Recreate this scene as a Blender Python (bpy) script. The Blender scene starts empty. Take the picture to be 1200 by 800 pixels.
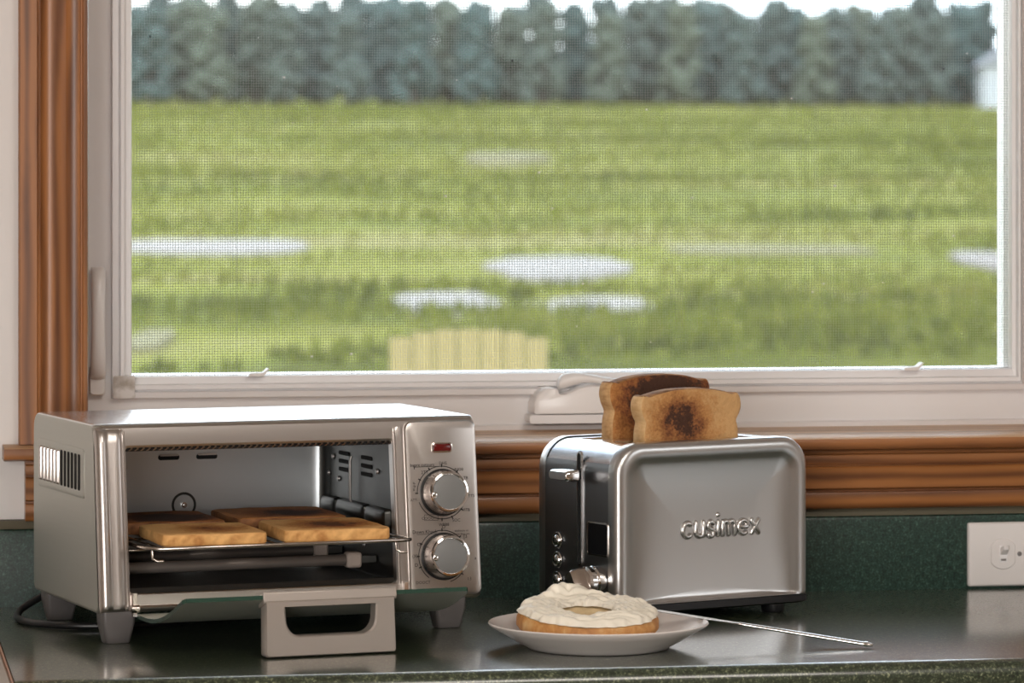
import bpy, bmesh, math, random
import numpy as np
from mathutils import Vector, Matrix, noise

sc = bpy.context.scene
COL = sc.collection
PI = math.pi
R = math.radians

# ------------------------------------------------------------------ camera
cam_d = bpy.data.cameras.new('camera')
cam = bpy.data.objects.new('camera', cam_d)
COL.objects.link(cam)
cam.location = (-0.73, -4.2, 0.4704)
cam.rotation_euler = (R(90), 0, R(-9.85))
cam_d.sensor_width = 36.0
cam_d.lens = 138.0
cam_d.shift_y = -208.0 / 1200.0
cam_d.clip_end = 2000
cam_d.dof.use_dof = True
cam_d.dof.focus_distance = 3.96
cam_d.dof.aperture_fstop = 10.5
sc.camera = cam

# ------------------------------------------------------------------ view + sky
sc.view_settings.view_transform = 'Standard'
sc.view_settings.look = 'None'
sc.view_settings.gamma = 1.0
sc.view_settings.use_curve_mapping = False
sc.view_settings.exposure = 0.0

world = bpy.data.worlds.new('sky')
sc.world = world
world.use_nodes = True
nt = world.node_tree
nt.nodes.clear()
_o = nt.nodes.new('ShaderNodeOutputWorld')
_b = nt.nodes.new('ShaderNodeBackground')
_t = nt.nodes.new('ShaderNodeTexCoord')
_s = nt.nodes.new('ShaderNodeSeparateXYZ')
_r = nt.nodes.new('ShaderNodeValToRGB')
_n = nt.nodes.new('ShaderNodeTexNoise')
_m = nt.nodes.new('ShaderNodeMix')
_r2 = nt.nodes.new('ShaderNodeValToRGB')
_m.data_type = 'RGBA'
nt.links.new(_t.outputs['Generated'], _s.inputs[0])
nt.links.new(_s.outputs['Z'], _r.inputs[0])
_r.color_ramp.elements[0].position = 0.0
_r.color_ramp.elements[0].color = (0.80, 0.90, 1.0, 1)
_r.color_ramp.elements[1].position = 0.8
_r.color_ramp.elements[1].color = (0.42, 0.62, 0.95, 1)
_n.inputs['Scale'].default_value = 3.0
_n.inputs['Detail'].default_value = 6
nt.links.new(_t.outputs['Generated'], _n.inputs['Vector'])
nt.links.new(_n.outputs['Fac'], _r2.inputs[0])
_r2.color_ramp.elements[0].position = 0.38
_r2.color_ramp.elements[1].position = 0.62
nt.links.new(_r2.outputs[0], _m.inputs['Factor'])
nt.links.new(_r.outputs[0], _m.inputs['A'])
_m.inputs['B'].default_value = (1, 1, 1, 1)
nt.links.new(_m.outputs['Result'], _b.inputs[0])
_b.inputs[1].default_value = 5.6
nt.links.new(_b.outputs[0], _o.inputs[0])

sun_d = bpy.data.lights.new('sun', 'SUN')
sun_d.energy = 1.0
sun_d.angle = R(2)
sun_d.color = (1.0, 0.96, 0.88)
sun = bpy.data.objects.new('sun', sun_d)
COL.objects.link(sun)
sun.rotation_euler = (R(42), 0, R(-28))       # high behind the house, lights the meadow


def area(name, loc, target, sx, sy, power, col):
    d = bpy.data.lights.new(name, 'AREA')
    d.shape = 'RECTANGLE'
    d.size = sx
    d.size_y = sy
    d.energy = power
    d.color = col
    o = bpy.data.objects.new(name, d)
    COL.objects.link(o)
    o.location = loc
    o.rotation_euler = (Vector(target) - Vector(loc)).to_track_quat('-Z', 'Y').to_euler()
    return o


area('fill_behind_camera', (-1.9, -5.4, 0.45), (0.0, -0.3, 0.2), 1.6, 1.9, 108, (1.0, 0.97, 0.94))  # added fill for the fronts, behind the camera; no door built there
area('fill_right_side', (2.9, -1.9, 0.85), (0.3, -0.3, 0.1), 1.5, 0.8, 10, (0.95, 0.98, 1.0))  # added light to brighten the toaster's side panel; no window there
area('fill_overhead', (0.3, -2.4, 1.56), (0.2, -1.6, 0.0), 1.0, 1.0, 30, (1.0, 0.93, 0.85))  # added overhead fill; no lamp fixture hangs here


# ------------------------------------------------------------------ materials
def mat(name, base=(.8, .8, .8), rough=.5, metal=0., spec=.5):
    m = bpy.data.materials.new(name)
    m.use_nodes = True
    p = m.node_tree.nodes['Principled BSDF']
    p.inputs['Base Color'].default_value = (*base, 1)
    p.inputs['Roughness'].default_value = rough
    p.inputs['Metallic'].default_value = metal
    p.inputs['Specular IOR Level'].default_value = spec
    return m


def N(m, t, **kw):
    n = m.node_tree.nodes.new(t)
    for k, v in kw.items():
        if k in n.inputs:
            n.inputs[k].default_value = v
        else:
            setattr(n, k, v)
    return n


def L(m, a, b):
    m.node_tree.links.new(a, b)


def coords(m, scale=(1, 1, 1), src='Object'):
    t = N(m, 'ShaderNodeTexCoord')
    mp = N(m, 'ShaderNodeMapping')
    mp.inputs['Scale'].default_value = scale
    L(m, t.outputs[src], mp.inputs[0])
    return mp.outputs[0]


def P(m):
    return m.node_tree.nodes['Principled BSDF']


def ramp(m, fac, stops):
    r = N(m, 'ShaderNodeValToRGB')
    e = r.color_ramp.elements
    while len(e) < len(stops):
        e.new(0.5)
    for i, (p, c) in enumerate(stops):
        e[i].position = p
        e[i].color = (*c, 1) if len(c) == 3 else c
    L(m, fac, r.inputs[0])
    return r.outputs[0]


def noise_tex(m, vec, scale, detail=3, rough=.5, dist=0.):
    n = N(m, 'ShaderNodeTexNoise')
    n.inputs['Scale'].default_value = scale
    n.inputs['Detail'].default_value = detail
    n.inputs['Roughness'].default_value = rough
    n.inputs['Distortion'].default_value = dist
    L(m, vec, n.inputs['Vector'])
    return n.outputs['Fac']


def bump(m, h, strength=.2, dist=.001):
    b = N(m, 'ShaderNodeBump')
    b.inputs['Strength'].default_value = strength
    b.inputs['Distance'].default_value = dist
    L(m, h, b.inputs['Height'])
    L(m, b.outputs[0], P(m).inputs['Normal'])


def brushed(name, base, rough, scale, bs=.08, var=.06, metal=1.):
    m = mat(name, base, rough, metal)
    f = noise_tex(m, coords(m, scale), 1.0, 4, .6)
    mr = N(m, 'ShaderNodeMapRange')
    mr.inputs['To Min'].default_value = rough - var
    mr.inputs['To Max'].default_value = rough + var
    L(m, f, mr.inputs[0])
    L(m, mr.outputs[0], P(m).inputs['Roughness'])
    bump(m, f, bs, .0004)
    return m


def wood(name, ax, dark=(.10, .030, .008), light=(.36, .138, .038)):
    m = mat(name, light, .42)
    sc_ = [9., 9., 9.]
    sc_[ax] = .9
    v = coords(m, sc_)
    f = noise_tex(m, v, 3.5, 5, .6, .8)
    w = N(m, 'ShaderNodeTexWave', wave_type='RINGS', rings_direction='XYZ'[ax])
    w.inputs['Scale'].default_value = 2.2
    w.inputs['Distortion'].default_value = 5.
    w.inputs['Detail'].default_value = 2.
    w.inputs['Detail Scale'].default_value = 1.3
    L(m, v, w.inputs['Vector'])
    mx = N(m, 'ShaderNodeMath', operation='MULTIPLY_ADD')
    L(m, w.outputs['Fac'], mx.inputs[0])
    mx.inputs[1].default_value = .45
    ms = N(m, 'ShaderNodeMath', operation='MULTIPLY')
    L(m, f, ms.inputs[0])
    ms.inputs[1].default_value = .75
    L(m, ms.outputs[0], mx.inputs[2])
    L(m, ramp(m, mx.outputs[0], [(.22, dark), (.5, tuple((a + b) / 2 for a, b in zip(dark, light))), (.8, light)]), P(m).inputs['Base Color'])
    fine = [140., 140., 140.]
    fine[ax] = 5.
    bump(m, noise_tex(m, coords(m, fine), 1., 2), .12, .0006)
    P(m).inputs['Coat Weight'].default_value = .25
    P(m).inputs['Coat Roughness'].default_value = .28
    return m


def laminate(name, dark, mid, light, rough):
    m = mat(name, mid, rough)
    v = coords(m)
    f = noise_tex(m, v, 420, 2, .7)
    f2 = noise_tex(m, v, 160, 3, .6)
    a = N(m, 'ShaderNodeMath', operation='MULTIPLY_ADD')
    L(m, f, a.inputs[0])
    a.inputs[1].default_value = .6
    h = N(m, 'ShaderNodeMath', operation='MULTIPLY')
    L(m, f2, h.inputs[0])
    h.inputs[1].default_value = .4
    L(m, h.outputs[0], a.inputs[2])
    L(m, ramp(m, a.outputs[0], [(.40, dark), (.54, mid), (.70, light)]), P(m).inputs['Base Color'])
    bump(m, f2, .05, .0004)
    return m


M = {}
M['wall'] = mat('wall_paint', (.80, .77, .75), .75)
bump(M['wall'], noise_tex(M['wall'], coords(M['wall']), 90, 3), .12, .001)
M['room'] = mat('room_paint', (.52, .48, .44), .85)
bump(M['room'], noise_tex(M['room'], coords(M['room']), 60, 3), .1, .001)
M['floor'] = wood('floor_boards', 1, (.20, .10, .04), (.40, .23, .11))
M['vinyl'] = mat('white_vinyl', (.86, .835, .83), .32)
bump(M['vinyl'], noise_tex(M['vinyl'], coords(M['vinyl']), 25, 3), .04, .001)
M['vinyl_grimy'] = mat('grimy_vinyl', (.62, .57, .52), .4)
_f = noise_tex(M['vinyl_grimy'], coords(M['vinyl_grimy']), 60, 4)
L(M['vinyl_grimy'], ramp(M['vinyl_grimy'], _f, [(.35, (.42, .36, .30)), (.6, (.74, .70, .67))]), P(M['vinyl_grimy']).inputs['Base Color'])
M['handle_plastic'] = mat('off_white_plastic', (.88, .84, .815), .28)
M['wood_v'] = wood('casing_wood_vertical', 2)
M['wood_h'] = wood('casing_wood_horizontal', 0)
M['wood_sill_lit'] = wood('sill_wood_window_sheen', 0, (.40, .22, .11), (.72, .46, .26))  # paler wood: window sheen on the sill put into the colour
P(M['wood_sill_lit']).inputs['Coat Weight'].default_value = .05
M['counter'] = laminate('green_laminate', (.012, .018, .010), (.044, .062, .034), (.33, .36, .22), .33)
P(M['counter']).inputs['Coat Weight'].default_value = 1.0
P(M['counter']).inputs['Coat Roughness'].default_value = .13
M['splash'] = laminate('green_laminate_upright', (.005, .018, .013), (.018, .050, .036), (.085, .16, .12), .34)
M['caulk'] = mat('tan_caulk', (.10, .085, .05), .6)
M['edge'] = laminate('laminate_edge', (.008, .010, .006), (.03, .032, .019), (.14, .14, .09), .24)
M['steel_h'] = brushed('steel_brushed_across', (.62, .58, .55), .30, (5, 500, 500), .02, .04)
M['steel_v'] = brushed('steel_brushed_upright', (.68, .675, .67), .30, (700, 700, 10), .03, .04)
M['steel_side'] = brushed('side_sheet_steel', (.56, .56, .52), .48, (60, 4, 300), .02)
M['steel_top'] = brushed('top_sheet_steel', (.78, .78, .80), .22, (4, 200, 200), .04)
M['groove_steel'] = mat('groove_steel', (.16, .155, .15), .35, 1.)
M['steel_letter'] = mat('embossed_steel', (.68, .665, .65), .26, 1.)
M['pillar'] = brushed('pillar_steel', (.60, .555, .525), .33, (200, 200, 4), .02, .04)
M['polish'] = brushed('polished_steel', (.70, .64, .60), .14, (200, 200, 4), .03, .04)
M['chrome'] = mat('chrome', (.86, .85, .84), .06, 1.)
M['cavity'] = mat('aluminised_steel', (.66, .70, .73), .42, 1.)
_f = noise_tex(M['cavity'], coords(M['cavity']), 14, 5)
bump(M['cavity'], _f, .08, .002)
M['cavity_shaded'] = brushed('oven_lining_dim_reflection', (.10, .10, .095), .40, (30, 30, 30), .05)  # oven steel darkened: dim reflections put into the colour
M['black_gloss'] = mat('black_gloss', (.006, .006, .007), .08)
M['black'] = mat('black_plastic', (.010, .010, .011), .38)
M['black_matte'] = mat('black_void', (.004, .004, .004), .8)
M['steel_end_shaded'] = brushed('end_steel_dark_reflection', (.30, .30, .31), .33, (420, 420, 8), .02, .04)  # toaster steel darkened: dark room reflection put into the colour
M['foot_grey'] = mat('grey_foot_plastic', (.12, .11, .107), .35)
M['knob'] = brushed('knob_steel', (.38, .33, .30), .26, (4, 4, 200), .04)
M['knob_face'] = mat('knob_face', (.20, .20, .195), .45)
M['red'] = mat('red_lens', (.12, .008, .007), .12)
M['ink'] = mat('black_ink', (.02, .018, .016), .6)
M['rack'] = mat('rack_wire', (.55, .50, .45), .22, 1.)
M['quartz'] = mat('heater_tube', (.22, .19, .17), .28, .35)
M['ceramic'] = mat('ceramic_end', (.55, .46, .40), .55)
M['handle_metal'] = mat('satin_handle', (.50, .445, .40), .36, .55)
M['plate'] = mat('plate_glaze', (.79, .73, .695), .16)
M['knife'] = mat('knife_steel', (.72, .69, .66), .16, 1.)
M['switch'] = mat('switch_plastic', (.80, .755, .73), .35)
M['screw'] = mat('screw_metal', (.35, .33, .32), .4, .8)
M['range'] = brushed('pale_worktop', (.52, .47, .42), .45, (8, 200, 200), .05, .05, 0.)
M['range_edge'] = mat('worktop_edge_strip', (.55, .30, .20), .4)

# cream cheese
m = M['cream'] = mat('cream_cheese', (.95, .885, .75), .38)
v = coords(m)
bump(m, noise_tex(m, v, 130, 3, .5), .10, .001)
# glass
m = M['glass'] = bpy.data.materials.new('window_glass')
m.use_nodes = True
m.node_tree.nodes.clear()
o_ = N(m, 'ShaderNodeOutputMaterial')
tr = N(m, 'ShaderNodeBsdfTransparent')
tr.inputs[0].default_value = (.97, .985, .975, 1)
gl = N(m, 'ShaderNodeBsdfGlossy')
gl.inputs['Roughness'].default_value = .02
fr = N(m, 'ShaderNodeFresnel')
fr.inputs['IOR'].default_value = 1.4
mx = N(m, 'ShaderNodeMixShader')
L(m, fr.outputs[0], mx.inputs[0])
L(m, tr.outputs[0], mx.inputs[1])
L(m, gl.outputs[0], mx.inputs[2])
L(m, mx.outputs[0], o_.inputs[0])
# oven door glass: smoked, mirror-like
m = M['door_glass'] = mat('door_glass', (.44, .46, .40), .34, .45)
bump(m, noise_tex(m, coords(m), 500, 2), .03, .0004)
M['glass_edge'] = mat('glass_edge_green', (.03, .07, .05), .15)
M['screen'] = mat('screen_fibreglass', (.27, .28, .28), .6)

def bread_crust(name, dark, light, stripe=.12):
    m = mat(name, light, .75)
    v = coords(m, (1, 1, 1))
    f = noise_tex(m, v, 38, 4, .6)
    f2 = noise_tex(m, coords(m, (60, 260, 60)), 1.4, 2, .5, .6)
    a = N(m, 'ShaderNodeMath', operation='MULTIPLY_ADD')
    L(m, f2, a.inputs[0])
    a.inputs[1].default_value = .25
    L(m, f, a.inputs[2])
    wv = N(m, 'ShaderNodeTexWave')
    wv.inputs['Scale'].default_value = 26
    wv.inputs['Distortion'].default_value = 6
    wv.inputs['Detail'].default_value = 2
    wv.inputs['Detail Scale'].default_value = 2.5
    mpw = N(m, 'ShaderNodeMapping')
    mpw.inputs['Rotation'].default_value = (0, R(-42), 0)
    tcw = N(m, 'ShaderNodeTexCoord')
    L(m, tcw.outputs['Object'], mpw.inputs[0])
    L(m, mpw.outputs[0], wv.inputs['Vector'])
    a2 = N(m, 'ShaderNodeMath', operation='MULTIPLY_ADD')
    L(m, wv.outputs['Fac'], a2.inputs[0])
    a2.inputs[1].default_value = stripe
    L(m, a.outputs[0], a2.inputs[2])
    L(m, ramp(m, a2.outputs[0], [(.42, dark), (.62, tuple((p + q) / 2 for p, q in zip(dark, light))), (.86, light)]), P(m).inputs['Base Color'])
    bump(m, noise_tex(m, v, 300, 3), .3, .0008)
    return m


def toast_face(name, pale, gold, brown, char, amount, half):
    """browned crumb: darkest in the middle of the slice (object xy), ragged outline"""
    m = mat(name, pale, .8)
    t = N(m, 'ShaderNodeTexCoord')
    mp = N(m, 'ShaderNodeMapping')
    mp.inputs['Scale'].default_value = (1 / half[0], 1 / half[1], 0)
    mp.inputs['Location'].default_value = (-half[2] / half[0], -half[3] / half[1], 0)
    L(m, t.outputs['Object'], mp.inputs[0])
    ln = N(m, 'ShaderNodeVectorMath', operation='LENGTH')
    L(m, mp.outputs[0], ln.inputs[0])
    f = noise_tex(m, t.outputs['Object'], 55, 5, .65)
    f3 = noise_tex(m, t.outputs['Object'], 420, 3, .6)
    a = N(m, 'ShaderNodeMath', operation='SUBTRACT')
    a.inputs[0].default_value = amount
    L(m, ln.outputs['Value'], a.inputs[1])
    b = N(m, 'ShaderNodeMath', operation='MULTIPLY_ADD')
    L(m, f, b.inputs[0])
    b.inputs[1].default_value = 1.1
    L(m, a.outputs[0], b.inputs[2])
    c = N(m, 'ShaderNodeMath', operation='MULTIPLY_ADD')
    L(m, f3, c.inputs[0])
    c.inputs[1].default_value = .55
    L(m, b.outputs[0], c.inputs[2])
    L(m, ramp(m, c.outputs[0], [(.25, pale), (.55, gold), (.85, brown), (1.0, char)]), P(m).inputs['Base Color'])
    vz = N(m, 'ShaderNodeTexVoronoi')
    vz.inputs['Scale'].default_value = 260
    L(m, t.outputs['Object'], vz.inputs['Vector'])
    s_ = N(m, 'ShaderNodeMath', operation='ADD')
    L(m, vz.outputs['Distance'], s_.inputs[0])
    L(m, f3, s_.inputs[1])
    bump(m, s_.outputs[0], .55, .0016)
    return m


# ------------------------------------------------------------------ mesh helpers
def obj(name, bm, material, parent=None, loc=None, smooth=None, bevel=0, seg=2, sub=0):
    me = bpy.data.meshes.new(name)
    bmesh.ops.recalc_face_normals(bm, faces=bm.faces[:])
    bm.to_mesh(me)
    bm.free()
    mats = material if isinstance(material, (list, tuple)) else [material]
    for m_ in mats:
        me.materials.append(m_)
    if smooth is not None:
        for p in me.polygons:
            p.use_smooth = True
        me.set_sharp_from_angle(angle=R(smooth))
    o = bpy.data.objects.new(name, me)
    COL.objects.link(o)
    if parent is not None:
        o.parent = parent
    if loc is not None:
        o.location = loc
    if bevel:
        b = o.modifiers.new('bevel', 'BEVEL')
        b.width = bevel
        b.segments = seg
        b.limit_method = 'ANGLE'
        b.angle_limit = R(35)
        b.harden_normals = False
        if smooth is None:
            for p in me.polygons:
                p.use_smooth = True
            me.set_sharp_from_angle(angle=R(50))
    if sub:
        s = o.modifiers.new('subdivision', 'SUBSURF')
        s.levels = s.render_levels = sub
    return o


def thing(name, label, cat, loc=(0, 0, 0), rz=0., group=None):
    o = bpy.data.objects.new(name, None)
    COL.objects.link(o)
    o.empty_display_size = .05
    o.location = loc
    o.rotation_euler = (0, 0, rz)
    tag(o, label, cat, group)
    return o


def tag(o, label, cat, group=None):
    o['label'] = label
    o['category'] = cat
    if group:
        o['group'] = group
    return o


def struct(o):
    o['kind'] = 'structure'
    return o


def box(bm, x0, x1, y0, y1, z0, z1, T=None):
    vs = [bm.verts.new((x, y, z)) for x in (x0, x1) for y in (y0, y1) for z in (z0, z1)]
    if T:
        for v_ in vs:
            v_.co = Vector(T(v_.co))
    for f_ in ((0, 1, 3, 2), (4, 6, 7, 5), (0, 4, 5, 1), (2, 3, 7, 6), (0, 2, 6, 4), (1, 5, 7, 3)):
        bm.faces.new([vs[i] for i in f_])
    return vs


def bx(*a, T=None):
    bm = bmesh.new()
    box(bm, *a, T=T)
    return bm


def loft(bm, loops, cap0=True, cap1=True, close=True):
    L_ = [[bm.verts.new(p) for p in lp] for lp in loops]
    n = len(L_[0])
    for a, b in zip(L_[:-1], L_[1:]):
        for i in range(n if close else n - 1):
            j = (i + 1) % n
            bm.faces.new((a[i], a[j], b[j], b[i]))
    if cap0:
        bm.faces.new(L_[0][::-1])
    if cap1:
        bm.faces.new(L_[-1])
    return L_


def rrect(x0, x1, y0, y1, r, n=5):
    """rounded rectangle; r is one radius or four (BL, BR, TR, TL)"""
    rs = r if isinstance(r, (list, tuple)) else [r] * 4
    pts = []
    for (cx, cy, a0), q in zip(((x0, y0, PI), (x1, y0, 1.5 * PI), (x1, y1, 0), (x0, y1, .5 * PI)), rs):
        sx = 1 if cx == x0 else -1
        sy = 1 if cy == y0 else -1
        for k in range(n + 1):
            t = a0 + .5 * PI * k / n
            pts.append((cx + sx * q + q * math.cos(t), cy + sy * q + q * math.sin(t)))
    return pts


def tube(bm, pts, r, n=8, cap=True):
    pts = [Vector(p) for p in pts]
    rs = r if isinstance(r, (list, tuple)) else [r] * len(pts)
    loops = []
    up = None
    for i, p in enumerate(pts):
        d = (pts[min(i + 1, len(pts) - 1)] - pts[max(i - 1, 0)]).normalized()
        if up is None:
            up = d.orthogonal().normalized()
        up = (up - d * up.dot(d)).normalized()
        s = d.cross(up)
        loops.append([p + (up * math.cos(2 * PI * k / n) + s * math.sin(2 * PI * k / n)) * rs[i] for k in range(n)])
    loft(bm, loops, cap, cap)


def lathe(bm, prof, n=48, T=None):
    """revolve (r, z) round Z; closes on the axis when r == 0"""
    rings = []
    for r_, z_ in prof:
        if r_ == 0:
            rings.append([bm.verts.new((0, 0, z_))])
        else:
            rings.append([bm.verts.new((r_ * math.cos(2 * PI * k / n), r_ * math.sin(2 * PI * k / n), z_)) for k in range(n)])
    if T:
        for rg in rings:
            for v_ in rg:
                v_.co = Vector(T(v_.co))
    for a, b in zip(rings[:-1], rings[1:]):
        for i in range(n):
            j = (i + 1) % n
            if len(a) == 1 and len(b) == 1:
                break
            if len(a) == 1:
                bm.faces.new((a[0], b[j], b[i]))
            elif len(b) == 1:
                bm.faces.new((a[i], a[j], b[0]))
            else:
                bm.faces.new((a[i], a[j], b[j], b[i]))


def arc(cx, cy, r, a0, a1, n=10):
    return [(cx + r * math.cos(R(a0 + (a1 - a0) * k / n)), cy + r * math.sin(R(a0 + (a1 - a0) * k / n))) for k in range(n + 1)]


def text_mesh(s, size):
    """flat lettering as (verts, faces) from the built-in font"""
    cu = bpy.data.curves.new('t', 'FONT')
    cu.body = s
    cu.size = size
    cu.align_x = 'CENTER'
    cu.align_y = 'CENTER'
    cu.resolution_u = 2
    to = bpy.data.objects.new('t', cu)
    COL.objects.link(to)
    bpy.context.view_layer.update()
    me = bpy.data.meshes.new_from_object(to.evaluated_get(bpy.context.evaluated_depsgraph_get()))
    vs = [tuple(v_.co) for v_ in me.vertices]
    fs = [tuple(p.vertices) for p in me.polygons]
    bpy.data.objects.remove(to)
    bpy.data.curves.remove(cu)
    bpy.data.meshes.remove(me)
    return vs, fs


def add_vf(bm, vs, fs, T):
    q = [bm.verts.new(T(v_)) for v_ in vs]
    for f_ in fs:
        try:
            bm.faces.new([q[i] for i in f_])
        except ValueError:
            pass


# ================================================================== SETTING
# opening of the window in the back wall
WX0, WX1, WZ0, WZ1 = -.462, .66, .168, 1.40
WY = .02          # inner face of the wall
WB = .24          # outer face
FL, CE = -.91, 1.62
bm = bmesh.new()
box(bm, -2.6, WX0, WY, WB, FL, CE)
box(bm, WX1, 3.0, WY, WB, FL, CE)
box(bm, WX0, WX1, WY, WB, FL, WZ0 - .014)
box(bm, WX0, WX1, WY, WB, WZ1, CE)
struct(obj('wall_back', bm, M['wall']))
struct(obj('wall_left', bx(-2.72, -2.6, -6.0, WB, FL, CE), M['room']))
struct(obj('wall_right', bx(3.0, 3.12, -6.0, WB, FL, CE), M['room']))
struct(obj('wall_front', bx(-2.72, 3.12, -6.12, -6.0, FL, CE), M['room']))
struct(obj('floor', bx(-2.72, 3.12, -6.12, WB, FL - .1, FL), M['floor']))
struct(obj('ceiling', bx(-2.72, 3.12, -6.12, WB, CE, CE + .1), M['room']))


def moulding(name, prof, axis, a, b):
    """prof: (across, out) points; out is towards the room"""
    bm = bmesh.new()
    if axis == 'z':
        loft(bm, [[(p[0], p[1], t) for p in prof] for t in (a, b)])
    else:
        loft(bm, [[(t, p[1], p[0]) for p in prof] for t in (a, b)])
    return obj(name, bm, M['wood_v'] if axis == 'z' else M['wood_h'], smooth=40)


def casing_prof(x0, s):
    # measured from the outer edge; s = +1 to the right
    pts = [(0, WY), (0, .004), (.0015, .0015), (.019, .0015), (.0205, .004), (.023, .0045), (.026, .0005), (.032, -.0022), (.039, -.0015),
           (.046, .0012), (.050, .0035), (.054, .001), (.060, -.001), (.0645, 0.), (.0655, .003), (.067, .003), (.068, .0008), (.0725, .0012), (.0735, .004), (.0735, WY)]
    return [(x0 + s * a, b) for a, b in pts]


struct(moulding('trim_1', casing_prof(-.5325, 1), 'z', .172, 1.46))
struct(moulding('trim_2', casing_prof(.7325, -1), 'z', .172, 1.46))
# deep wooden jamb lining left and right
struct(obj('trim_3', bx(WX0 - .002, WX0 + .0025, .0035, .15, .172, WZ1), M['wood_v']))
struct(obj('trim_4', bx(WX1 - .0025, WX1 + .002, .0035, .15, .172, WZ1), M['wood_v']))
# stool with horns, rounded nose
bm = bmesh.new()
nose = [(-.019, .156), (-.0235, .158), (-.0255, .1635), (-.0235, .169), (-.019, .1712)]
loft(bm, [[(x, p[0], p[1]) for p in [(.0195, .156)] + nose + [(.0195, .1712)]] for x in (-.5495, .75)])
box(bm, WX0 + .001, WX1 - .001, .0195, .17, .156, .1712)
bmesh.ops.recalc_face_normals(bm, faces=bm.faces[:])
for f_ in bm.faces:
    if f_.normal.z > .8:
        f_.material_index = 1  # upward faces take the wood painted lighter for window light
struct(obj('trim_5', bm, [M['wood_h'], M['wood_sill_lit']], smooth=40))
# moulded apron below the stool
ap = [(.1555, WY), (.1555, -.002), (.1515, -.002), (.1505, -.006), (.1490, -.0068), (.1400, -.0050), (.1392, -.0030), (.1384, -.0030), (.1378, -.0085), (.1360, -.0100), (.1342, -.0095),
      (.1140, -.0080), (.1125, -.0065), (.1118, -.0030), (.1100, -.0030), (.1092, -.0062), (.1070, -.0072), (.0940, -.0060), (.0915, -.0040), (.0905, -.001), (.0905, WY)]
struct(moulding('trim_6', ap, 'x', -.526, .726))

# ---- window
win = bpy.data.objects.new('window_1', None)
COL.objects.link(win)
win.location = (0, .155, 0)
struct(win)
win['label'] = 'wide white vinyl casement window with an insect screen above the counter'


def ring(bm, x0, x1, z0, z1, w, y0, y1, prof=None):
    """rectangular frame with mitred cross-section prof: list of (t, y), t from outer edge 0 to w"""
    prof = prof or [(0, y1), (0, y0), (w, y0), (w, y1)]
    wl, wr, wb, wt = w if isinstance(w, (list, tuple)) else (w, w, w, w)
    ww = max(wl, wr, wb, wt)
    n = len(prof)
    corners = []
    for cx, cz, sx, sz in ((x0, z0, wl, wb), (x1, z0, -wr, wb), (x1, z1, -wr, -wt), (x0, z1, wl, -wt)):
        corners.append([bm.verts.new((cx + sx * p[0], p[1], cz + sz * p[0])) for p in prof])
    for i in range(4):
        a, b = corners[i], corners[(i + 1) % 4]
        for k in range(n):
            l = (k + 1) % n
            bm.faces.new((a[k], b[k], b[l], a[l]))


GX0, GX1, GZ0, GZ1 = -.4005, .6112, .2353, 1.34     # glass
bm = bmesh.new()
ring(bm, WX0, WX1 , .1712, WZ1, [.038, .036, .0395, .04], 0, .07,
     [(0, .07), (0, -.006), (.12, -.006), (.16, 0), (1, .002), (1, .07)])
obj('frame', bm, M['vinyl'], win, smooth=30)
bm = bmesh.new()
ring(bm, WX0 + .038, WX1 - .0365, .2105, WZ1 - .04, [GX0 - WX0 - .038, WX1 - .0365 - GX1, GZ0 - .2105, .02], 0, .06,
     [(0, .06), (0, .004), (.04, -.009), (.30, -.011), (.34, -.004), (.38, -.004), (.42, -.009), (.60, -.008), (.64, .002), (.95, .004), (1, .008), (1, .06)])
obj('sash', bm, M['vinyl'], win, smooth=30)
# grimy mitre corner patch at the lower left of the sash
bm = bmesh.new()
loft(bm, [[(p[0], y, p[1]) for p in rrect(-.4225, -.3985, .2115, .2365, .002, 2)] for y in (.0, -.0118)])
obj('corner_key', bm, M['vinyl_grimy'], win, smooth=40)
obj('glass_pane', bx(GX0 - .004, GX1 + .004, .034, .038, GZ0 - .004, GZ1 + .004), M['glass'], win)
# insect screen: real crossed wires
wires_v, wires_f = [], []
rw = .00024


def wire(p, q, ax):
    k = len(wires_v)
    for e in (p, q):
        for a_, b_ in ((-rw, -rw), (rw, -rw), (rw, rw), (-rw, rw)):
            wires_v.append((e[0] + a_, e[1] + b_, e[2]) if ax == 'z' else (e[0], e[1] + a_, e[2] + b_))
    for i in range(4):
        j = (i + 1) % 4
        wires_f.append((k + i, k + j, k + 4 + j, k + 4 + i))


rnd = random.Random(3)
x = GX0
while x < GX1:
    wire((x + rnd.gauss(0, .00025), .0145, GZ0), (x + rnd.gauss(0, .00025), .0145, GZ1), 'z')
    x += .0029
z = GZ0
while z < GZ1:
    wire((GX0, .0152, z + rnd.gauss(0, .0002)), (GX1, .0152, z + rnd.gauss(0, .0002)), 'x')
    z += .0029
me = bpy.data.meshes.new('insect_screen')
me.from_pydata(wires_v, [], wires_f)
me.materials.append(M['screen'])
scr = bpy.data.objects.new('insect_screen', me)
COL.objects.link(scr)
scr.parent = win
scr['kind'] = 'stuff'
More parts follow.
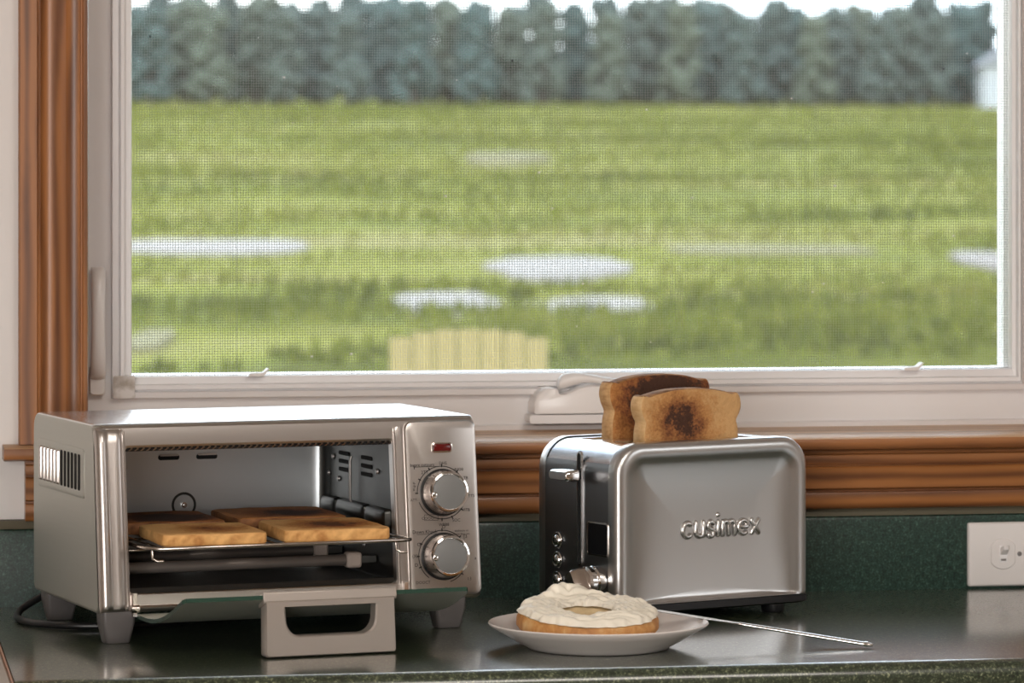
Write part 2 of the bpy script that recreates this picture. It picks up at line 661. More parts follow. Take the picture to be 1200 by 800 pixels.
# bits of lint caught on the screen
rs_ = random.Random(21)
for mname, spots in (('lint', [(.0814, .5341), (-.0347, .5649), (-.0750, .4030), (.0750, .4200)] + [(rs_.uniform(GX0 + .02, GX1 - .02), rs_.uniform(GZ0 + .005, .64)) for _ in range(24)]),
                     ('dark_speck', [(.0290, .5870), (.5330, .5800), (-.3800, .6120)])):
    bm = bmesh.new()
    for sx_, sz_ in spots:
        q_ = bmesh.ops.create_icosphere(bm, subdivisions=1, radius=rs_.uniform(.0006, .0015) if mname == 'lint' else .0014)
        for v_ in q_['verts']:
            v_.co = Vector((v_.co.x * rs_.uniform(.8, 1.6) + sx_, v_.co.y * .5 + .0135, v_.co.z * rs_.uniform(.7, 1.2) + sz_))
    obj(mname, bm, M['vinyl'] if mname == 'lint' else M['black'], win)['kind'] = 'stuff'
bm = bmesh.new()
ring(bm, GX0 - .001, GX1 + .001, GZ0 - .001, GZ1 + .001, .0035, .011, .019)
obj('screen_frame', bm, M['vinyl'], win)
# two little screen clips on the sash
for cx in (-.2615, .4905):
    bm = bmesh.new()
    s0 = [(-.012, -.001), (.006, -.001), (.0075, .001), (.0125, .0068), (.0112, .0082), (.0055, .0032), (-.0095, .0024)]
    loft(bm, [[(cx + p[0], y, GZ0 + p[1]) for p in s0] for y in (-.010, .006)])
    obj('screen_clip', bm, M['handle_plastic'], win, bevel=.0005)
# lock lever on the left frame
bm = bmesh.new()
pth = [(-.4400, -.008, .232), (-.4400, -.026, .240), (-.4402, -.031, .260), (-.4402, -.032, .300), (-.4400, -.030, .340), (-.4398, -.022, .353), (-.4398, -.010, .3565)]
lp = []
for (px, py, pz), wd, th in zip(pth, (.0082, .0086, .0080, .0076, .0080, .0078, .0065), (.005, .005, .0045, .0042, .0045, .0045, .004)):
    lp.append([(px + wd * math.cos(t), py + th * math.sin(t), pz) for t in [2 * PI * k / 14 for k in range(14)]])
loft(bm, lp)
lk = obj('lock_lever', bm, M['handle_plastic'], win, smooth=60)
bm = bmesh.new()
loft(bm, [[(p[0], y, p[1]) for p in rrect(-.4490 + i, -.4310 - i, .2150 + i, .2470 - i, .004, 4)] for y, i in ((.0, 0), (-.011, 0), (-.0135, .0015))])
obj('lock_base', bm, M['handle_plastic'], lk, smooth=40)
# crank operator: moulded housing and folding handle
bm = bmesh.new()
up = [(.0470, .1925), (.0475, .2030), (.0520, .2135), (.0580, .2195), (.0680, .2205), (.0715, .2180), (.0730, .2130), (.0800, .2125), (.0880, .2150), (.0980, .2195), (.1120, .2225), (.1300, .2215), (.1500, .2180), (.1740, .2120), (.1900, .2020), (.1960, .1925)]
dn = [(.1940, .1895), (.0490, .1895)]
pr = up + dn
cx_, cz_ = .115, .205
lps = []
for y, s_, dx in ((0, 1.04, 0), (-.010, 1.02, -.001), (-.024, 1.0, -.002), (-.031, .97, -.003), (-.034, .90, -.003)):
    lps.append([(cx_ + (p[0] - cx_) * s_ + dx, y, cz_ + (p[1] - cz_) * s_) for p in pr])
loft(bm, lps)
crank = obj('crank_housing', bm, M['handle_plastic'], win, smooth=45)
bm = bmesh.new()
loft(bm, [[(p[0], y, p[1]) for p in rrect(.040, .205, .1800, .1895, .003, 4)] for y in (.0, -.036)])
obj('crank_base', bm, M['vinyl'], crank, smooth=40)
bm = bmesh.new()
pth = [((.0745, .2235), .0060), ((.0790, .2262), .0080), ((.0900, .2288), .0078), ((.1020, .2302), .0056), ((.1150, .2288), .0046), ((.1280, .2262), .0046), ((.1450, .2240), .0050), ((.1750, .2225), .0045), ((.1950, .2205), .0040)]
lp = []
for i, ((px, pz), h) in enumerate(pth):
    lp.append([(px, -.024 + .0085 * math.cos(t), pz + h * math.sin(t)) for t in [2 * PI * k / 14 for k in range(14)]])
loft(bm, lp)
obj('crank_handle', bm, M['handle_plastic'], crank, smooth=60)

# ---- countertop
ct = thing('countertop', 'dark green speckled laminate countertop with matching upright backsplash under the window', 'countertop', (0, 0, 0))
CF = -.612
bm = bmesh.new()
pf = [(-.0005, 0)] + [(CF + .015 + .015 * math.cos(R(90 + t)), -.015 + .015 * math.sin(R(90 + t))) for t in range(0, 91, 9)] + \
     [(CF, -.030)] + [(CF + .006 - .006 * math.cos(R(t)), -.030 - .006 * math.sin(R(t))) for t in range(15, 91, 15)] + [(-.0005, -.036)]
loft(bm, [[(x, p[0], p[1]) for p in pf] for x in (-.5650, 2.2)])
obj('slab', bm, M['counter'], ct, smooth=40)
bm = bmesh.new()
pf = [(.0195, -.0005), (0, -.0005), (0, .0775), (.0012, .0808), (.004, .0822), (.0195, .0822)]
loft(bm, [[(x, p[0], p[1]) for p in pf] for x in (-.75, 2.2)])
obj('backsplash', bm, M['splash'], ct, smooth=40)
bm = bmesh.new()
loft(bm, [[(x, p[0], p[1]) for p in ((.0195, .0822), (.003, .0822), (.0045, .0850), (.0060, .0908), (.0195, .0912))] for x in (-.75, 2.2)])
obj('caulk_bead', bm, M['caulk'], ct, smooth=60)
cb = thing('base_cabinet', 'base cabinet carrying the dark green countertop', 'cabinet', (0, 0, FL))
obj('body', bx(-.555, 2.18, -.575, .018, .10, -FL - .0365), M['wood_h'], cb)
obj('plinth', bx(-.555, 2.18, -.52, .018, 0, .10), M['black'], cb)
for i in range(5):
    d_ = obj('door', bx(-.545 + i * .545, -.01 + i * .545, -.596, -.575, .12, .84), M['wood_v'], cb, bevel=.004)
    bm = bmesh.new()
    lathe(bm, [(0, 0), (.006, 0), (.006, .012), (.014, .018), (.014, .024), (0, .028)], 16, lambda c: (c[0], -c[2], c[1]))
    obj('knob', bm, M['chrome'], d_, (-.08 + i * .545, -.596, .74), smooth=40)

rg = thing('side_worktop', 'pale beige worktop corner butting against the left end of the green counter', 'worktop', (-.5660, 0, 0))
obj('top', bx(-.62, -.0015, -.66, -.02, -.03, -.0025), M['range'], rg, bevel=.002)
obj('edge_strip', bx(-.0015, 0, -.66, -.02, -.03, -.0005), M['range_edge'], rg)
obj('body', bx(-.60, -.01, -.62, -.02, FL, -.03), M['room'], rg)

# ---- switch plate on the backsplash
sw = thing('switch_plate', 'white horizontal wall plate with toggle switch on the green backsplash', 'light switch', (.511, -.0002, .0027))
bm = bmesh.new()
loft(bm, [[(p[0], y, p[1]) for p in rrect(i, .116 - i, i, .0705 - i, .0025, 3)] for y, i in ((.0, 0), (-.0035, 0), (-.0055, .0015), (-.0062, .004))])
obj('cover', bm, M['switch'], sw, smooth=30)
for cx in (.0395, .0775):
    bm = bmesh.new()
    ov = [(max(-.0142, min(.0142, .0172 * math.cos(t))), .0172 * math.sin(t)) for t in [2 * PI * k / 48 for k in range(48)]]
    loft(bm, [[(cx + p[0] * s_, y, .0355 + p[1] * s_) for p in ov] for y, s_ in ((-.0050, 1.05), (-.0063, 1.05), (-.0056, 1.01), (-.0074, .97), (-.0078, .93))])
    body = obj('switch_face', bm, M['switch'], sw, smooth=30)
    if cx < .05:
        obj('toggle_slot', bx(cx - .0045, cx + .0045, -.0083, -.0070, .0262, .0452), M['vinyl'], body, bevel=.0004)
        bm = bmesh.new()
        loft(bm, [[(cx + sx * w_ + d0, y, z_) for sx, z_ in ((-1, z0), (1, z0), (1, z1), (-1, z1))] for y, w_, z0, z1, d0 in
                  ((-.0078, .0038, .0345, .0425, 0), (-.0150, .0033, .0400, .0462, .0006), (-.0165, .0028, .0408, .0458, .0008))])
        obj('toggle', bm, M['switch'], body, bevel=.0005)
        obj('toggle_mark', bx(cx - .0030, cx + .0030, -.0087, -.0082, .0283, .0305), M['screw'], body)
    else:
        for dx in (-.0055, .0055):
            obj('socket_slot', bx(cx + dx - .001, cx + dx + .001, -.0082, -.0070, .0345, .0425), M['black'], body)
bm = bmesh.new()
lathe(bm, [(0, 0), (.0027, 0), (.0024, .0012), (0, .0016)], 20, lambda c: (c[0], -c[2], c[1]))
obj('screw', bm, M['screw'], sw, (.0585, -.0061, .0355), smooth=40)

# ================================================================== TOASTER OVEN
OW, OD, OB, OH, OZ = .4016, .2298, .0218, .214, .0292
TL = OB / (OH - OZ)
oven = thing('toaster_oven', 'stainless toaster oven with its glass door hanging open and bread on the rack', 'toaster oven', (-.4758, -.3243, 0), .2058)
nrm = Vector((0, -1, TL)).normalized()
eup = Vector((0, TL, 1)).normalized()


def F(x, z, d=0.):
    """point on the leaning front plane, d proud of it"""
    return Vector((x, -TL * (OH - z), z)) + nrm * d


# wrap-around sheet: sides, top, back, bottom (front left open)
bm = bmesh.new()
prof = [(-OB, OZ), (-.0, OH - .0)]
prof = [(-OB + .002, OZ + .004)] + [(F(0, OH - .010).y + .0, OH - .010)]
prof += [(.006 - .006 * math.cos(R(t)), OH - .008 + .008 * math.sin(R(t))) for t in range(10, 91, 20)]
prof += [(OD - .018 + .018 * math.sin(R(t)), OH - .018 + .018 * math.cos(R(t))) for t in range(0, 91, 15)]
prof += [(OD, OZ + .006), (OD - .006, OZ), (-OB + .008, OZ)]
lv = loft(bm, [[(x, p[0], p[1]) for p in prof] for x in (0, OW)])
bm.faces.ensure_lookup_table()
# open the leaning front (the quad between profile points 0 and 1)
kill = [f_ for f_ in bm.faces if set(f_.verts) == {lv[0][0], lv[0][1], lv[1][0], lv[1][1]}]
bmesh.ops.delete(bm, geom=kill, context='FACES_ONLY')
bmesh.ops.recalc_face_normals(bm, faces=bm.faces[:])
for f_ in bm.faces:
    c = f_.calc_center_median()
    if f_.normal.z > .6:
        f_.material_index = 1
shell = obj('body_shell', bm, [M['steel_side'], M['steel_top']], oven, bevel=.0035, seg=3, smooth=35)

# front bezel with the opening
OX0, OX1, OZ0, OZ1 = .0315, .3110, .0480, .1905


def Fl(pts, d):
    return [F(p[0], p[1], d) for p in pts]


bm = bmesh.new()
n_ = 6
lo = [Fl(rrect(.0005, OW - .0005, OZ + .001, OH - .002, .007, n_), -.004),
      Fl(rrect(.0005, OW - .0005, OZ + .001, OH - .002, .007, n_), .0015),
      Fl(rrect(.003, OW - .003, OZ + .003, OH - .0045, .006, n_), .0035),
      Fl(rrect(.010, OW - .010, OZ + .008, OH - .010, .004, n_), .0038),
      Fl(rrect(OX0 - .002, OX1 + .002, OZ0 - .002, OZ1 + .002, .005, n_), .0035),
      Fl(rrect(OX0, OX1, OZ0, OZ1, .004, n_), .002),
      Fl(rrect(OX0, OX1, OZ0, OZ1, .004, n_), -.008)]
loft(bm, lo, False, False)
bezel = obj('front_bezel', bm, M['steel_h'], oven, smooth=30)
# ribbed pillar at the left and narrow pillar right of the opening
def pillar(name, xs, z0, z1, par):
    bm = bmesh.new()
    lps = []
    for z_, k in ((z0, .0), (z0 + .0015, .6), (z0 + .004, .9), (z0 + .008, 1), (z1 - .016, 1), (z1 - .010, .93), (z1 - .006, .75), (z1 - .003, .5), (z1, .0)):
        lps.append([F(x_, z_, .002 + d_ * k) for x_, d_ in xs])
    loft(bm, lps, True, True, True)
    return obj(name, bm, M['pillar'], par, smooth=35)


pillar('left_pillar', [(.0008, .0), (.0014, .004), (.0038, .0070), (.0070, .0080), (.0100, .0070), (.0120, .0052), (.0140, .0050), (.0185, .0062), (.0225, .0066), (.0250, .0056),
                       (.0258, .0030), (.0272, .0048), (.0284, .0048), (.0292, .0022), (.0302, .0036), (.0310, .0030), (.0314, .0)], .0305, .2105, oven)
pillar('right_pillar', [(.3112, 0), (.3116, .0022), (.3126, .0024), (.3132, .0014), (.3142, .0026), (.3172, .0028), (.3196, .0027), (.3206, .0010), (.3212, .0)], .0345, .2090, oven)
# control panel
bm = bmesh.new()
lo = [Fl(rrect(.3232 + i, OW - .0012 - i * .8, .0325 + i, .2090 - i, .008, 6), d_) for i, d_ in ((0, .002), (0, .0050), (.0012, .0068), (.004, .0076))]
loft(bm, lo, False, True)
panel = obj('control_panel', bm, M['steel_h'], oven, smooth=30)
PD = .0077
# red light
bm = bmesh.new()
loft(bm, [Fl(rrect(.3515 + i, .3735 - i, .1768 + i, .1868 - i, .003, 4), PD + d_) for i, d_ in ((0, -.001), (0, .0012), (.001, .0015), (.0012, .0003))], False, True)
obj('light_bezel', bm, M['polish'], panel, smooth=35)
bm = bmesh.new()
loft(bm, [Fl(rrect(.3529 + i, .3721 - i, .1782 + i, .1854 - i, .0018, 4), PD + d_) for i, d_ in ((0, .0001), (.0002, .0014), (.0012, .0019))], False, True)
obj('indicator_light', bm, M['red'], panel, smooth=35)


def FP(x, z, d):
    return F(x, z, PD + d)


def knob(cx, cz, ptr):
    c0 = F(cx, cz, PD)

    def T(c):
        return c0 + Vector((1, 0, 0)) * c[0] + eup * c[1] + nrm * c[2]
    bm = bmesh.new()
    lathe(bm, [(0, .0008), (.0235, .0008), (.0240, .0016), (.0240, .0028), (0, .0028)], 48, T)
    k = obj('knob', bm, M['black'], panel, smooth=35)
    bm = bmesh.new()
    lathe(bm, [(0, .0028), (.0222, .0028), (.0224, .0050), (.0213, .0150), (.0205, .0212), (.0195, .0218), (0, .0218)], 56, T)
    obj('grip', bm, M['knob'], k, smooth=35)
    bm = bmesh.new()
    lathe(bm, [(.0166, .0210), (.0202, .0210), (.0207, .0222), (.0200, .0236), (.0182, .0240), (.0170, .0230), (.0166, .0210)], 56, T)
    lathe(bm, [(0, .0215), (.0030, .0215), (.0030, .0243), (.0018, .0248), (0, .0248)], 16, lambda c: T((c[0] - .0168 * math.cos(ptr), c[1] - .0168 * math.sin(ptr), c[2])))
    obj('rim', bm, M['chrome'], k, smooth=40)
    bm = bmesh.new()
    lathe(bm, [(0, .0218), (.0168, .0218), (.0168, .0226), (.0160, .0230), (0, .0230)], 48, T)
    obj('face', bm, M['knob_face'], k, smooth=35)
    return k


K1, K2 = (.3605, .1365), (.3590, .0725)
knob(*K1, R(10))
knob(*K2, R(5))


def scale_ring(cx, cz, r, a0, a1, ticks):
    bm = bmesh.new()
    n = 40
    lps = []
    for k in range(n + 1):
        t = R(a0 + (a1 - a0) * k / n)
        lps.append([FP(cx + q * math.cos(t), cz + q * math.sin(t), .0004) for q in (r - .0004, r + .0004)])
    for a, b in zip(lps[:-1], lps[1:]):
        bm.faces.new([bm.verts.new(p) for p in (a[0], a[1], b[1], b[0])])
    for t in ticks:
        t = R(t)
        e, s_ = Vector((math.cos(t), math.sin(t))), Vector((-math.sin(t), math.cos(t)))
        q = [Vector((cx, cz)) + e * (r + u) + s_ * w for u, w in ((-.001, -.0006), (.0022, -.0006), (.0022, .0006), (-.001, .0006))]
        bm.faces.new([bm.verts.new(FP(p.x, p.y, .0004)) for p in q])
    return bm


obj('dial_scale', scale_ring(*K1, .0265, -160, 178 - 0, (180, 150, 118, 88, 50, 20, -8, -40, -68, -92)), M['ink'], panel)
obj('dial_scale', scale_ring(*K2, .0262, -75, 232, (90, 45, 0, -42, 150, 178, 202)), M['ink'], panel)


def lettering(items):
    bm = bmesh.new()
    for s_, x_, z_, size, ang in items:
        vs, fs = text_mesh(s_, size)
        x_ -= .0035
        z_ -= .0008
        ca, sa = math.cos(R(ang)), math.sin(R(ang))
        add_vf(bm, vs, fs, lambda v_, x_=x_, z_=z_: FP(x_ + v_[0] * ca - v_[1] * sa, z_ + v_[0] * sa + v_[1] * ca, .0004))
    return bm


bm = lettering([('bapre cutours', .3440, .1655, .0046, 0), ('2TT', .3465, .1615 - .0035, .0048, 0), ('DHS', .3665, .1685 - .0018, .0044, 0), ('8.JO0', .3835, .1600, .0042, 0),
                ('TB', .3905, .1512, .0044, 0), ('ATTS', .3945, .1330, .0042, 0), ('VITB', .3895, .1190, .0042, 0), ('SOC', .3785, .1090, .0044, 0), ('WBB8', .3650, .1050, .0042, 0),
                ('COOO', .3478, .1118, .0042, 0), ('w-g-F', .3342, .1440, .0040, 80), ('ATT-', .3340, .1305, .0038, 0)])
box(bm, -.0, .0001, 0, .0001, 0, .0001, T=lambda c: FP(.344, .1655, .0003))
for x0, x1, z0, z1 in ((.331, .356, .1626, .1631), (.3315, .3322, .1605, .1631), (.3405, .3555, .1088, .1092), (.3405, .3555, .1144, .1148), (.3405, .3409, .1088, .1148), (.3551, .3555, .1088, .1148)):
    bm.faces.new([bm.verts.new(FP(x_, z_, .0004)) for x_, z_ in ((x0, z0), (x1, z0), (x1, z1), (x0, z1))])
obj('upper_lettering', bm, M['ink'], panel)['kind'] = 'stuff'
bm = lettering([('Down Khaub', .3440, .0985, .0050, 0), ('anabutou on', .3838, .0985, .0030, 0), ('banstout dnas we', .3815, .0952, .0030, 0), ('O', .3645, .1048 - .002, .0050, 0),
                ('[3', .3875, .0935 - .001, .0050, 0), ('a', .3975, .0705, .0048, 0), ('13', .3900, .0500, .0048, 0), ('8U', .3660, .0405, .0048, 0),
                ('DOOCT', .3400, .0480, .0042, 0), ('D', .3335, .0655, .0050, 0), ('(X)', .3325, .0745, .0046, 0), ('O', .3370, .0860, .0050, 0)])
for x0, x1, z0, z1 in ((.3315, .3565, .0951, .0955),):
    bm.faces.new([bm.verts.new(FP(x_, z_, .0004)) for x_, z_ in ((x0, z0), (x1, z0), (x1, z1), (x0, z1))])
bm.faces.new([bm.verts.new(FP(.3470 + .0018 * math.cos(t), .0895 + .0018 * math.sin(t), .0004)) for t in [2 * PI * k / 14 for k in range(14)]])
obj('lower_lettering', bm, M['ink'], panel)['kind'] = 'stuff'

# cooking cavity: open-fronted box with rounded corners
CX0, CX1, CZ0, CZ1, CYB = .0315, .3125, .046, .197, .205
bm = bmesh.new()
n_ = 5
lo = [[F(p[0], p[1], -.004) for p in rrect(CX0, CX1, CZ0, CZ1, .006, n_)],
      [(p[0], .16, p[1]) for p in rrect(CX0, CX1, CZ0, CZ1, .006, n_)]]
for t in range(0, 91, 15):
    i = .016 * (1 - math.cos(R(t)))
    lo.append([(p[0], CYB - .016 + .016 * math.sin(R(t)), p[1]) for p in rrect(CX0 + i, CX1 - i, CZ0 + i, CZ1 - i, .008, n_)])
lv = loft(bm, lo, False, True)
bmesh.ops.recalc_face_normals(bm, faces=bm.faces[:])
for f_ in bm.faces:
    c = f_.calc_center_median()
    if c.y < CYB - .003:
        f_.material_index = 1  # all but the rear wall get the steel painted darker as shade
cav = obj('cavity', bm, [M['cavity'], M['cavity_shaded']], oven, smooth=40)
# pressed slots and round boss on the rear wall
for sx in (.139, .1805):
    bm = bmesh.new()
    loft(bm, [[(p[0], y, p[1]) for p in rrect(sx - .0115, sx + .0115, .1610, .1665, .0025, 4)] for y in (CYB - .0006, CYB + .0005)])
    s_ = obj('rear_slot', bm, M['black_matte'], cav)
    bm = bmesh.new()
    loft(bm, [[(p[0], y, p[1]) for p in rrect(sx - .0100, sx + .0100, .1652, .1672, .0008, 3)] for y in (CYB - .003, CYB)])
    obj('slot_lip', bm, M['ceramic'], s_, smooth=40)
bm = bmesh.new()
lathe(bm, [(.0108, .0), (.0118, .0010), (.0124, .0010), (.0134, .0)], 40, lambda c: (.1556 + c[0], CYB - c[2], .1135 + c[1]))
bs = obj('rear_boss', bm, M['cavity_shaded'], cav, smooth=40)
bm = bmesh.new()
lathe(bm, [(0, .004), (.0012, .004), (.0014, .0022), (.0030, .0022), (.0034, .0)], 20, lambda c: (.1556 + c[0], CYB - c[2], .1135 + c[1]))
obj('screw', bm, M['chrome'], bs, smooth=40)
# right wall: six vents, upright thermostat rod, guides, screws
wx = CX1 - .0008
for y_ in (.074, .144):
    for k in range(3):
        bm = bmesh.new()
        loft(bm, [[(x_, p[0], p[1]) for p in rrect(y_ - .0160, y_ + .0160, .1655 - k * .0085, .1695 - k * .0085, .0018, 4)] for x_ in (wx - .0004, wx + .0006)])
        obj('side_vent', bm, M['black_matte'], cav)
bm = bmesh.new()
tube(bm, [(wx - .004, .109, .167), (wx - .0055, .109, .163), (wx - .0055, .109, .122), (wx - .002, .109, .117)], .0016, 10)
obj('thermostat_rod', bm, M['screw'], cav, smooth=60)
for y_, w_ in ((.178, .022), (.107, .043), (.030, .030)):
    bm = bmesh.new()
    loft(bm, [[(x_, p[0], p[1]) for p in rrect(y_ - w_ + i, y_ + w_ - i, .101 + i, .1205 - i, .004, 4)] for x_, i in ((wx, 0), (wx - .006, .001), (wx - .0085, .004))])
    obj('rack_guide', bm, M['cavity_shaded'], cav, smooth=40)
for y_, z_ in ((.178, .162), (.040, .156), (.192, .144), (.160, .140), (.08, .078)):
    bm = bmesh.new()
    lathe(bm, [(0, .0022), (.0020, .0018), (.0030, .0)], 14, lambda c: (wx - c[2], y_ + c[0], z_ + c[1]))
    obj('screw_head', bm, M['screw'], cav, smooth=40)
# ribbed guard of the top heater behind the upper edge
bm = bmesh.new()
box(bm, CX0 + .001, CX1 - .001, .000, .006, .1865, .1955)
guard = obj('heater_guard', bm, M['black'], cav)
bm = bmesh.new()
k = 0
x = CX0 + .004
while x < CX1 - .004:
    vs = [bm.verts.new(p) for p in ((x, -.0005, .1870), (x + .0022, -.0005, .1870), (x + .0042, -.0030, .1890), (x + .0020, -.0030, .1890), (x + .0034, -.0005, .1912), (x + .0054, -.0005, .1912))]
    bm.faces.new((vs[0], vs[1], vs[2], vs[3]))
    bm.faces.new((vs[3], vs[2], vs[5], vs[4]))
    x += .0062
obj('guard_teeth', bm, M['steel_h'], guard)['kind'] = 'stuff'
# lower heaters with ceramic ends, crumb tray
for y_, z_ in ((.045, .0665), (.150, .0665)):
    bm = bmesh.new()
    tube(bm, [(CX0 + .003, y_, z_), (CX1 - .034, y_, z_)], .0058, 16)
    h = obj('heater_tube', bm, M['quartz'], cav, smooth=60)
    bm = bmesh.new()
    box(bm, CX1 - .034, CX1 - .018, y_ - .008, y_ + .008, z_ - .008, z_ + .008)
    obj('heater_end', bm, M['ceramic'], h, bevel=.003)
    obj('heater_clip', bx(CX1 - .018, CX1 - .001, y_ - .004, y_ + .004, z_ - .004, z_ + .004), M['cavity_shaded'], h, bevel=.001)
bm = bmesh.new()
tube(bm, [(CX0 + .002, .02, .0865), (CX1 - .04, .02, .0872), (CX1 - .014, .03, .088)], .0012, 8)
tube(bm, [(CX0 + .002, .18, .082), (CX1 - .002, .18, .082)], .0014, 8)
obj('guard_wire', bm, M['rack'], cav, smooth=60)
bm = bmesh.new()
loft(bm, [[(x_, p[0], p[1]) for p in ((-.012, .0475), (-.014, .0530), (-.0125, .0530), (-.0105, .0490), (.19, .0490), (.192, .053), (.194, .053), (.1925, .0475))] for x_ in (CX0 + .002, CX1 - .002)])
obj('crumb_tray', bm, M['cavity_shaded'], cav, smooth=30)

# wire rack, pulled a little way out and rising to the back
RZ0, RZ1 = .0950, .0965
RYF, RYB = -.058, .198


def rz(y_):
    return RZ0 + (RZ1 - RZ0) * (y_ - RYF) / (RYB - RYF)


bm = bmesh.new()
x0, x1 = .0405, .3095
pts = [(x0 - .002, RYB, rz(RYB)), (x0 - .002, RYF + .03, rz(RYF + .03)), (x0 + .002, RYF + .012, rz(RYF)), (x0 + .012, RYF + .001, rz(RYF)), (.16, RYF, rz(RYF)), (x1 - .006, RYF - .001, rz(RYF)), (x1 + .003, RYF + .004, rz(RYF)), (x1 + .002, RYF + .03, rz(RYF + .03)), (x1, RYB, rz(RYB))]
tube(bm, pts, .0021, 10)
tube(bm, [(x0 - .002, RYB, rz(RYB)), (x1, RYB, rz(RYB))], .0017, 8)
rack = obj('rack', bm, M['rack'], oven, smooth=60)
nb = 17
for k in range(nb):
    xx = x0 + .014 + (x1 - x0 - .028) * k / (nb - 1)
    bm = bmesh.new()
    tube(bm, [(xx, RYF + .0002, rz(RYF) - .0012), (xx, RYF + .004, rz(RYF) - .0002), (xx, RYB, rz(RYB) - .0002)], .0011, 6)
    obj('rack_bar', bm, M['rack'], rack, smooth=60)
for xx in (x0 + .006, x1 - .010):
    bm = bmesh.new()
    tube(bm, [(xx, RYF + .010, rz(RYF) + .001), (xx, RYF + .008, rz(RYF) - .010), (xx + .004, RYF + .004, rz(RYF) - .0125), (xx + .010, RYF + .004, rz(RYF) - .0125)], .0014, 8)
    obj('rack_hook', bm, M['rack'], rack, smooth=60)

# lower lip and hinge brackets
bm = bmesh.new()
lo = [[F(x_, z_, d_) for z_, d_ in ((.0310, .001), (.0310, .006), (.0345, .0085), (.0365, .0070), (.0370, .0040), (.0470, .0045), (.0475, .001))] for x_ in (.033, .3205)]
loft(bm, lo)
obj('lower_lip', bm, M['steel_h'], oven, smooth=30)
for x_ in (.034, .317):
    bm = bmesh.new()
    tube(bm, [F(x_ - .004, .0335, .010), F(x_ + .004, .0335, .010)], .0042, 14)
    box(bm, x_ - .002, x_ + .002, -.032, -.020, .027, .050)
    obj('hinge', bm, M['polish'], oven, smooth=40)
# open door resting on its handle
HY, HZ, EY, EZ = -.032, .0275, -.184, .0580
dd = Vector((0, EY - HY, EZ - HZ)).normalized()
dn = Vector((0, dd.z, -dd.y))
dl = math.hypot(EY - HY, EZ - HZ)


def D(x, s, h=0.):
    sag = -.011 * math.sin(PI * min(max(s / dl, 0), 1)) if s < dl - .02 else -.011 * math.sin(PI * (dl - .02) / dl) * max(0., (dl - s) / .02)
    return Vector((x, HY, HZ)) + dd * s + dn * (h + sag)


outl = [(.036, 0), (.3160, 0), (.3215, .03), (.3250, .09), (.3262, dl - .004), (.3235, dl), (.0400, dl), (.0372, dl - .004), (.0360, .09), (.0355, .03)]
def half(s, side):
    tab = [(0, .036, .3160), (.03, .0355, .3215), (.09, .0360, .3250), (dl - .004, .0372, .3262), (dl, .0400, .3235)]
    for (s0, a0, b0), (s1, a1, b1) in zip(tab[:-1], tab[1:]):
        if s <= s1 + 1e-9:
            t = (s - s0) / (s1 - s0)
            return a0 + (a1 - a0) * t if side == 0 else b0 + (b1 - b0) * t


bm = bmesh.new()
st_ = [dl * k / 16 for k in range(15)] + [dl - .012, dl - .004, dl]
loft(bm, [[D(half(q, 0), q, -.002), D(half(q, 1), q, -.002), D(half(q, 1), q, .002), D(half(q, 0), q, .002)] for q in st_])
bmesh.ops.recalc_face_normals(bm, faces=bm.faces[:])
for f_ in bm.faces:
    if abs(f_.normal.x) > .5 or (f_.normal.y < -.8):
        f_.material_index = 1
door = obj('glass_door', bm, [M['door_glass'], M['glass_edge']], oven, smooth=30)
# handle clamp along the door edge
bm = bmesh.new()
cl = [(dl - .014, -.0022), (dl - .014, -.0062), (dl + .002, -.0062), (dl + .0035, -.004), (dl + .0035, .004), (dl + .002, .0055), (dl - .014, .0055), (dl - .014, .0022), (dl + .0005, .0022), (dl + .0005, -.0022)]
loft(bm, [[D(x_, p[0], p[1]) for p in cl] for x_ in (.1155, .2500)])
obj('handle_clamp', bm, M['handle_metal'], door, smooth=30, bevel=.0006)
# handle loop hanging from the clamp to the counter
bm = bmesh.new()
hz1 = D(0, dl).z - .004
n_ = 9
out = rrect(.1175, .2480, .0012, hz1, [.003, .003, .001, .001], n_)
inn = rrect(.1365, .2290, .0205, hz1 - .004, [.014, .014, .001, .001], n_)


def Hq(pts, y_, k=.0):
    r_ = []
    for x_, z_ in pts:
        t = (hz1 - z_) / hz1
        sx = 1 + .012 * t
        r_.append((.18275 + (x_ - .18275) * sx, y_ - .0035 * t, z_))
    return r_


yy = EY
inn_f = [(.18275 + (p[0] - .18275) * (1 - .09 * (hz1 - p[1]) / hz1), p[1]) for p in inn]
lo = [Hq(inn_f, yy + .011), Hq(out, yy + .011), Hq(out, yy - .002), Hq([(.18275 + (p[0] - .18275) * .982, .0012 + (p[1] - .0012) * .965 + .0012) for p in out], yy - .0045),
      Hq([(.18275 + (p[0] - .18275) * 1.035, p[1] - .0012) for p in inn_f], yy - .0045), Hq(inn_f, yy - .003), Hq(inn_f, yy + .011)]
loft(bm, lo, False, False)
bmesh.ops.remove_doubles(bm, verts=bm.verts[:], dist=1e-6)
obj('handle', bm, M['handle_metal'], door, smooth=30)
# feet
for fx, fy in ((.020, -.012), (OW - .034, -.012), (.020, OD - .030), (OW - .034, OD - .030)):
    bm = bmesh.new()
    loft(bm, [[(p[0], p[1], z_) for p in rrect(fx - .017 + i, fx + .017 - i, fy - .014 + i, fy + .014 - i, .004, 3)] for z_, i in ((.0003, .0052), (.0015, .0042), (.010, .0026), (.020, .0006), (.0315, 0))])
    obj('foot', bm, M['foot_grey'], oven, smooth=40)
